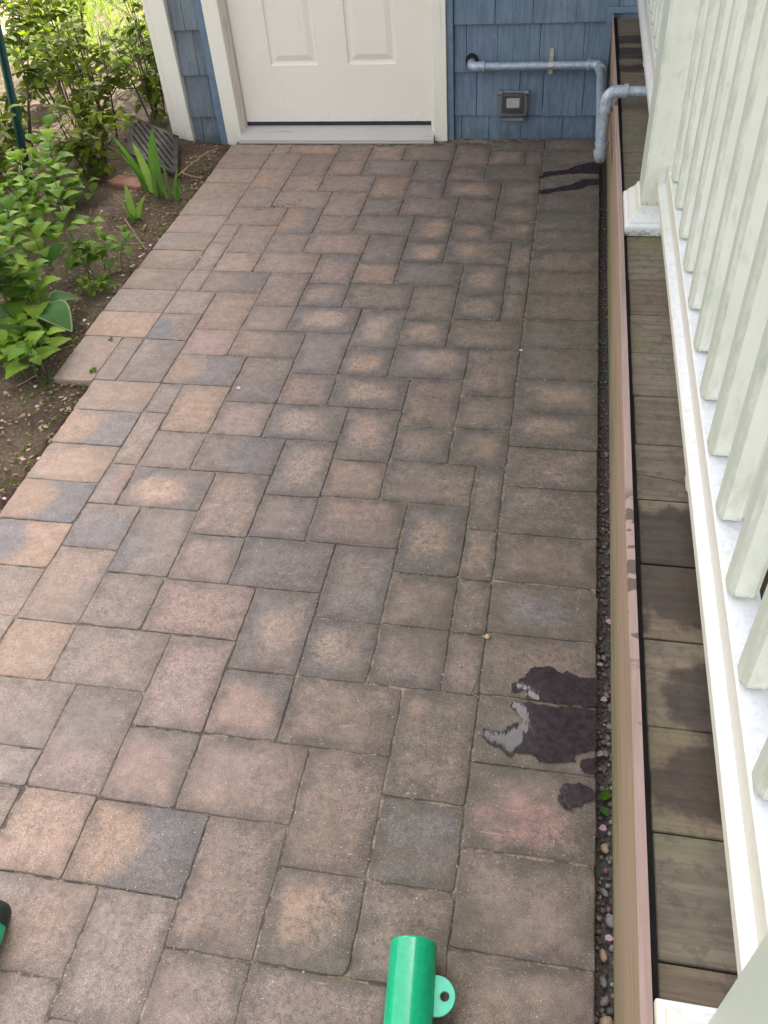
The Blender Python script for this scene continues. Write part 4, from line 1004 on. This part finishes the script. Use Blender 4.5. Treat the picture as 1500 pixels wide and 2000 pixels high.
# ------------------------------------------------------------------ shrubs behind the bed
def shrub(loc, rx, ry, h, nleaf, label, seed, size=(.035, .06), mat='leafy', nst=9):
    rnd = random.Random(seed); t = tag(empty('shrub', loc), label, 'shrub', 'shrubs beyond the bed')
    sm, lm = MB(), MB(); tips = []
    for k in range(nst):
        a = rnd.uniform(0, 2 * pi); r = rnd.uniform(.2, 1)
        tip = Vector((cos(a) * rx * r, sin(a) * ry * r, h * rnd.uniform(.7, 1.0)))
        b = Vector((cos(a) * rx * .15, sin(a) * ry * .15, -.1)); mid = (b + tip) / 2 + Vector((rnd.uniform(-.04, .04), rnd.uniform(-.04, .04), .05))
        pts = []
        for i in range(7):
            s = i / 6; pts.append(b * (1 - s) ** 2 + mid * 2 * s * (1 - s) + tip * s * s)
        sm.tube(pts, [.006 - .0045 * i / 6 for i in range(7)], 6); tips.append(pts)
        for q in range(5):
            i = rnd.randint(2, 5); p = pts[i]; e = p + rdir(rnd, 0, 50) * rnd.uniform(.08, .2)
            tw = [p, (p + e) / 2 + Vector((0, 0, .01)), e]; sm.tube(tw, [.003, .002, .0012], 5); tips.append(tw)
    for k in range(nleaf):
        pts = rnd.choice(tips); i = rnd.uniform(.25, 1) * (len(pts) - 1); a = int(min(i, len(pts) - 2)); f = i - a
        p = pts[a] * (1 - f) + pts[a + 1] * f
        dv = rdir(rnd, -25, 45); L = rnd.uniform(*size)
        leaf(lm, p + dv * .012, dv, (rnd.uniform(-.4, .4), rnd.uniform(-.4, .4), 1), L, L * rnd.uniform(.5, .75), .05, .3, rnd.uniform(.05, .35), rnd.uniform(.1, .5), 6, rnd)
    sm.build('branches', M['bark'], t); lm.build('foliage', M[mat], t)
shrub((-2.50, -.45, -.02), .30, .26, .62, 520, 'shrub just behind the green post at the left edge', 60)
shrub((-2.28, .02, -.03), .26, .24, .62, 480, 'shrub by the house corner, behind the spear leaves', 61)
shrub((-2.68, .48, -.08), .34, .30, .75, 620, 'dense shrub in the middle of the group beyond the bed', 62)
shrub((-3.12, .05, -.05), .34, .30, .75, 520, 'shrub at the far left beyond the bed', 63)
shrub((-2.34, .95, -.1), .26, .26, .66, 380, 'sparse sunlit shrub along the side of the house', 64, (.03, .05))
shrub((-3.05, 1.15, -.1), .36, .32, .72, 480, 'sunlit shrub at the back, before the open lawn', 65)
shrub((-3.75, .95, -.1), .36, .32, .70, 420, 'sunlit shrub at the back on the far left', 66)
shrub((-2.62, 2.0, -.1), .34, .30, .60, 380, 'most distant sunlit shrub near the house side', 67)

shrub((-2.12, -.42, -.02), .20, .16, .34, 330, 'low shrub between the clay brick and the green post', 68, (.03, .05))
shrub((-2.08, .22, -.04), .16, .18, .50, 300, 'narrow shrub pressed against the house corner', 69)
shrub((-2.45, -.85, -.02), .22, .2, .42, 380, 'shrub cut by the left edge in front of the green post', 70, (.04, .07))
# lawn grass beyond, in the sun
rnd = random.Random(77); mb = MB()
for k in range(9000):
    x, y = rnd.uniform(-6.5, -1.95), rnd.uniform(.6, 4.6)
    h = rnd.uniform(.04, .13); a = rnd.uniform(0, 2 * pi); w = rnd.uniform(.003, .006); lx, ly = rnd.gauss(0, .03), rnd.gauss(0, .03)
    mb.cur = (rnd.random(), .5, .5); z0 = -.11
    mb.add([(x - cos(a) * w, y - sin(a) * w, z0), (x + cos(a) * w, y + sin(a) * w, z0), (x + lx * .5 + cos(a) * w * .6, y + ly * .5 + sin(a) * w * .6, z0 + h * .6), (x + lx * .5 - cos(a) * w * .6, y + ly * .5 - sin(a) * w * .6, z0 + h * .6), (x + lx, y + ly, z0 + h)], [(0, 1, 2, 3), (3, 2, 4)])
tag(mb.build('lawn_grass', M['grass']), 'sunlit rough grass beyond the shrubs', 'grass', kind='stuff')
mb = MB()
pl = blob([(-5.2, 2.2), (-4.0, 1.9), (-3.8, 2.3), (-4.1, 3.2), (-5.3, 3.4)], .05, 6, 3)
mb.prism(pl, -.12, -.075); tag(mb.build('path', M['pinkpath']), kind='structure')

# leaf litter and seedlings on the soil
rnd = random.Random(5); mb = MB()
for k in range(2100):
    y = -rnd.uniform(-.25, 2.9); xl = patio_left(y); d = abs(rnd.gauss(0, .16)) + .004; x = xl - d if rnd.random() < .6 else xl - rnd.uniform(.01, .9)
    if y > 0 and x > -1.95: continue
    L = rnd.uniform(.005, .021); z = soil_z(x, y) + .004
    leaf(mb, (x, y, z), rdir(rnd, -8, 20), (rnd.uniform(-.5, .5), rnd.uniform(-.5, .5), 1), L, L * rnd.uniform(.3, .6), 0, 0, rnd.uniform(-.3, .4), .1, 3, rnd)
tag(mb.build('leaf_litter', M['litter']), 'dry leaf crumbs and bud scales scattered over the soil', 'leaf litter', kind='stuff')
mb = MB()
for k in range(190):
    y = -rnd.uniform(.2, 2.7); xl = patio_left(y); x = xl - abs(rnd.gauss(0, .13)) - .012
    z = soil_z(x, y) + .002
    for q in range(rnd.randint(2, 5)):
        L = rnd.uniform(.006, .016); leaf(mb, (x, y, z), rdir(rnd, 15, 60), (0, 0, 1), L, L * .55, 0, 0, .2, .2, 4, rnd)
tag(mb.build('weed_seedlings', M['leaf']), 'tiny green weeds sprouting along the edge of the bed', 'weeds', kind='stuff')

def sprout(x, y, label, n=6, L=(.012, .022)):
    rnd = random.Random(int(abs(x) * 999)); t = MB()
    for q in range(n):
        l = rnd.uniform(*L); leaf(t, (rnd.uniform(-.006, .006), rnd.uniform(-.006, .006), -.003), rdir(rnd, 25, 70), (0, 0, 1), l, l * .5, .04, 0, .2, .3, 6, rnd)
    o = t.build('joint_weed', M['leaf']); o.location = (x, y, 0); tag(o, label, 'weed')
sprout(-1.519, -1.66, 'small green weed in the upper end of the left paver joint')
sprout(-1.506, -1.838, 'bushier green weed in the lower end of the left paver joint', 9)
# a wild grass tuft by the nearest perennial
mb = MB(); rnd = random.Random(9)
for q in range(16):
    a = rnd.uniform(0, 6.28); l = rnd.uniform(.05, .12); e = rnd.uniform(.5, 1.3)
    pts = [Vector((cos(a) * cos(e) * l * s, sin(a) * cos(e) * l * s, sin(e) * l * s - .25 * l * s * s)) for s in (0, .5, 1)]
    mb.tube(pts, [.0012, .001, .0004], 5)
o = mb.build('grass_tuft', M['blade']); o.location = (-1.632, -1.90, -.01); tag(o, 'thin wild grass tuft on bare soil below the nearest perennial', 'grass tuft')

# fallen petals
def petal(x, y, z, label, group=None, r=.006):
    rnd = random.Random(int(abs(x * 7919 + y * 104729) * 1000)); mb = MB(); leaf(mb, (0, 0, 0), rdir(rnd, -5, 15), (rnd.uniform(-.3, .3), rnd.uniform(-.3, .3), 1), r * 2.1, r * 1.7, 0, .5, .3, .1, 6, rnd)
    o = mb.build('fallen_petal', M['petal']); o.location = (x, y, z); tag(o, label, 'petal', group)
EG = 'pink petals along the patio edge'
for (x, y) in [(-1.637, -1.043), (-1.646, -1.12), (-1.641, -1.13), (-1.647, -1.193), (-1.648, -1.261), (-1.651, -1.344), (-1.644, -1.35), (-1.656, -1.338), (-1.645, -1.419), (-1.665, -1.567), (-1.643, -1.581), (-1.706, -1.359), (-1.640, -1.10), (-1.652, -1.20)]:
    petal(x, y, max(.002, soil_z(x, y) + .006), 'tiny pink petal fallen on the soil edge left of the pavers', EG, .006)
for (x, y) in [(-1.49, -2.231), (-1.536, -2.251), (-1.513, -2.392), (-1.602, -2.031), (-1.648, -1.943)]:
    petal(x, y, soil_z(x, y) + .008, 'tiny pink petal on the bare soil at the lower left', 'pink petals on the bare soil', .006)
for (x, y) in [(.018, -3.067), (.017, -3.253), (.012, -2.92), (.020, -2.80), (.012, -2.72), (.022, -2.6)]:
    petal(x, y, -.022, 'pink petal lying in the gravel gap beside the deck skirt', 'pink petals in the gravel gap', .0065)
petal(-1.02, -1.893, .003, 'single white pink petal on the middle of the pavers', None, .007)
petal(-.222, -1.633, .003, 'single bright pink petal on the joint of the right paver border', None, .006)
petal(-1.412, -1.115, .003, 'single pink petal on the upper left pavers', None, .004)
mb = MB(); leaf(mb, (0, 0, 0), (.5, .8, .05), (.2, 0, 1), .026, .017, 0, 0, .2, .1, 8, random.Random(1)); o = mb.build('fallen_leaf', M['leaf']); o.location = (.010, -3.016, -.02); tag(o, 'dark green leaf fallen in the gravel gap below the puddle', 'leaf')
mb = MB(); leaf(mb, (0, 0, 0), (.6, -.7, .05), (.2, 0, 1), .024, .013, 0, 0, .2, .1, 8, random.Random(1)); o = mb.build('fallen_leaf', M['blade']); o.location = (.008, -3.03, -.02); tag(o, 'yellow green leaf fallen in the gravel gap above a pink petal', 'leaf')

# ------------------------------------------------------------------ post, lattice, brick, twigs
mb = MB(); p0, p1 = Vector((-2.293, -.735, -.15)), Vector((-2.325, -.36, 1.05)); ax = (p1 - p0); 
sd1 = Vector((1, .1, 0)).normalized(); sd2 = ax.cross(sd1).normalized()
def bar(mb, a, b, s1, s2, w, h):
    vs = [q + s1 * (x * w) + s2 * (y * h) for q in (a, b) for x, y in ((-.5, -.5), (.5, -.5), (.5, .5), (-.5, .5))]
    mb.add(vs, [(3, 2, 1, 0), (4, 5, 6, 7)] + [(i, (i + 1) % 4, 4 + (i + 1) % 4, 4 + i) for i in range(4)])
bar(mb, p0, p1, sd1, sd2, .034, .004)
tp = empty('garden_post', (0, 0, 0)); tag(tp, 'slim dark green metal garden post leaning at the left edge', 'post'); mb.build('flange', M['post'], tp)
mb = MB(); bar(mb, p0 - sd2 * .0135, p1 - sd2 * .0135, sd1, sd2, .004, .022); mb.build('rib', M['post'], tp)
mb = MB()
for k in range(8):
    q = p0 + ax * (.2 + .09 * k); bar(mb, q + sd2 * .0022, q + sd2 * .010 + ax.normalized() * .012, sd1, ax.normalized(), .010, .006)
mb.build('wire_lug', M['post'], tp)

lt = tag(empty('lattice_panel', (-1.765, -.42, .012)), 'grey wooden lattice panel lying against the soil by the house corner', 'lattice')
U, Vv = Vector((-.24, .10, .05)), Vector((-.11, .32, .03)); Nn = U.cross(Vv).normalized()
for (a, b, nm) in [((0, 0), (1, 0), 'frame'), ((0, 1), (1, 1), 'frame'), ((0, 0), (0, 1), 'frame'), ((1, 0), (1, 1), 'frame')]:
    mb = MB(); A, B = U * a[0] + Vv * a[1], U * b[0] + Vv * b[1]; dd = (B - A).normalized(); bar(mb, A - dd * .01, B + dd * .01, dd.cross(Nn), Nn, .020, .012); mb.build(nm, M['lattice'], lt)
for fam in (0, 1):
    for k in range(-4, 8):
        # diagonal slats clipped to the unit square
        c = k / 5.0; pts = []
        for s in (0.0, 1.0):
            y_ = (c + s) if fam == 0 else (1 - c - s)
            pts.append((s, y_))
        (s0, t0), (s1, t1) = pts; seg = []
        for i in range(41):
            s = s0 + (s1 - s0) * i / 40; y_ = t0 + (t1 - t0) * i / 40
            if 0 <= y_ <= 1: seg.append((s, y_))
        if len(seg) < 4: continue
        A = U * seg[0][0] + Vv * seg[0][1]; B = U * seg[-1][0] + Vv * seg[-1][1]
        off = Nn * (.004 if fam else -.004); mb = MB(); dd = (B - A).normalized(); bar(mb, A + off, B + off, dd.cross(Nn).normalized(), Nn, .016, .006); mb.build('slat', M['lattice'], lt)

mb = MB(); mb.box(-.085, -.04, -.03, .085, .04, .032, .006); o = mb.build('clay_brick', M['clay']); o.location = (-1.925, -.54, .0); o.rotation_euler = (0, .05, -.25); tag(o, 'red clay brick half sunk in the bed behind the spear leaves', 'brick')
def twig(pts, r, label):
    mb = MB(); mb.tube([Vector(p) for p in pts], [r * (1 - .5 * i / (len(pts) - 1)) for i in range(len(pts))], 7); o = mb.build('dry_twig', M['twig']); tag(o, label, 'twig', 'dry twigs in the bed'); return o
twig([(-1.755, -.43, .006), (-1.72, -.33, .018), (-1.69, -.22, .022), (-1.665, -.145, .012)], .005, 'thickest dry twig running from the lattice to the wall')
twig([(-1.745, -.40, .008), (-1.70, -.44, .014), (-1.632, -.455, .008)], .0045, 'dry twig pointing at the left paver edge below the thickest twig')
twig([(-1.74, -.24, .01), (-1.70, -.235, .016), (-1.655, -.225, .01)], .0035, 'thin dry twig lying across the soil under the blue wall strip')
twig([(-1.80, -.88, .03), (-1.71, -.99, .012), (-1.645, -1.07, .006)], .003, 'thin dry twig reaching the pavers beside the small perennial')
twig([(-1.71, -1.05, .012), (-1.655, -1.035, .01)], .003, 'short dry twig next to the small perennial')
twig([(-1.73, -1.96, .0), (-1.66, -1.90, .02)], .0028, 'short dry twig on bare soil below the nearest perennial')
twig([(-2.05, -1.49, .012), (-1.94, -1.465, .016)], .003, 'dry twig at the left edge beside the hosta')
twig([(-1.93, -.98, .0), (-1.90, -.93, .09)], .003, 'upright dry stalk between the green post and the short spear shoot')
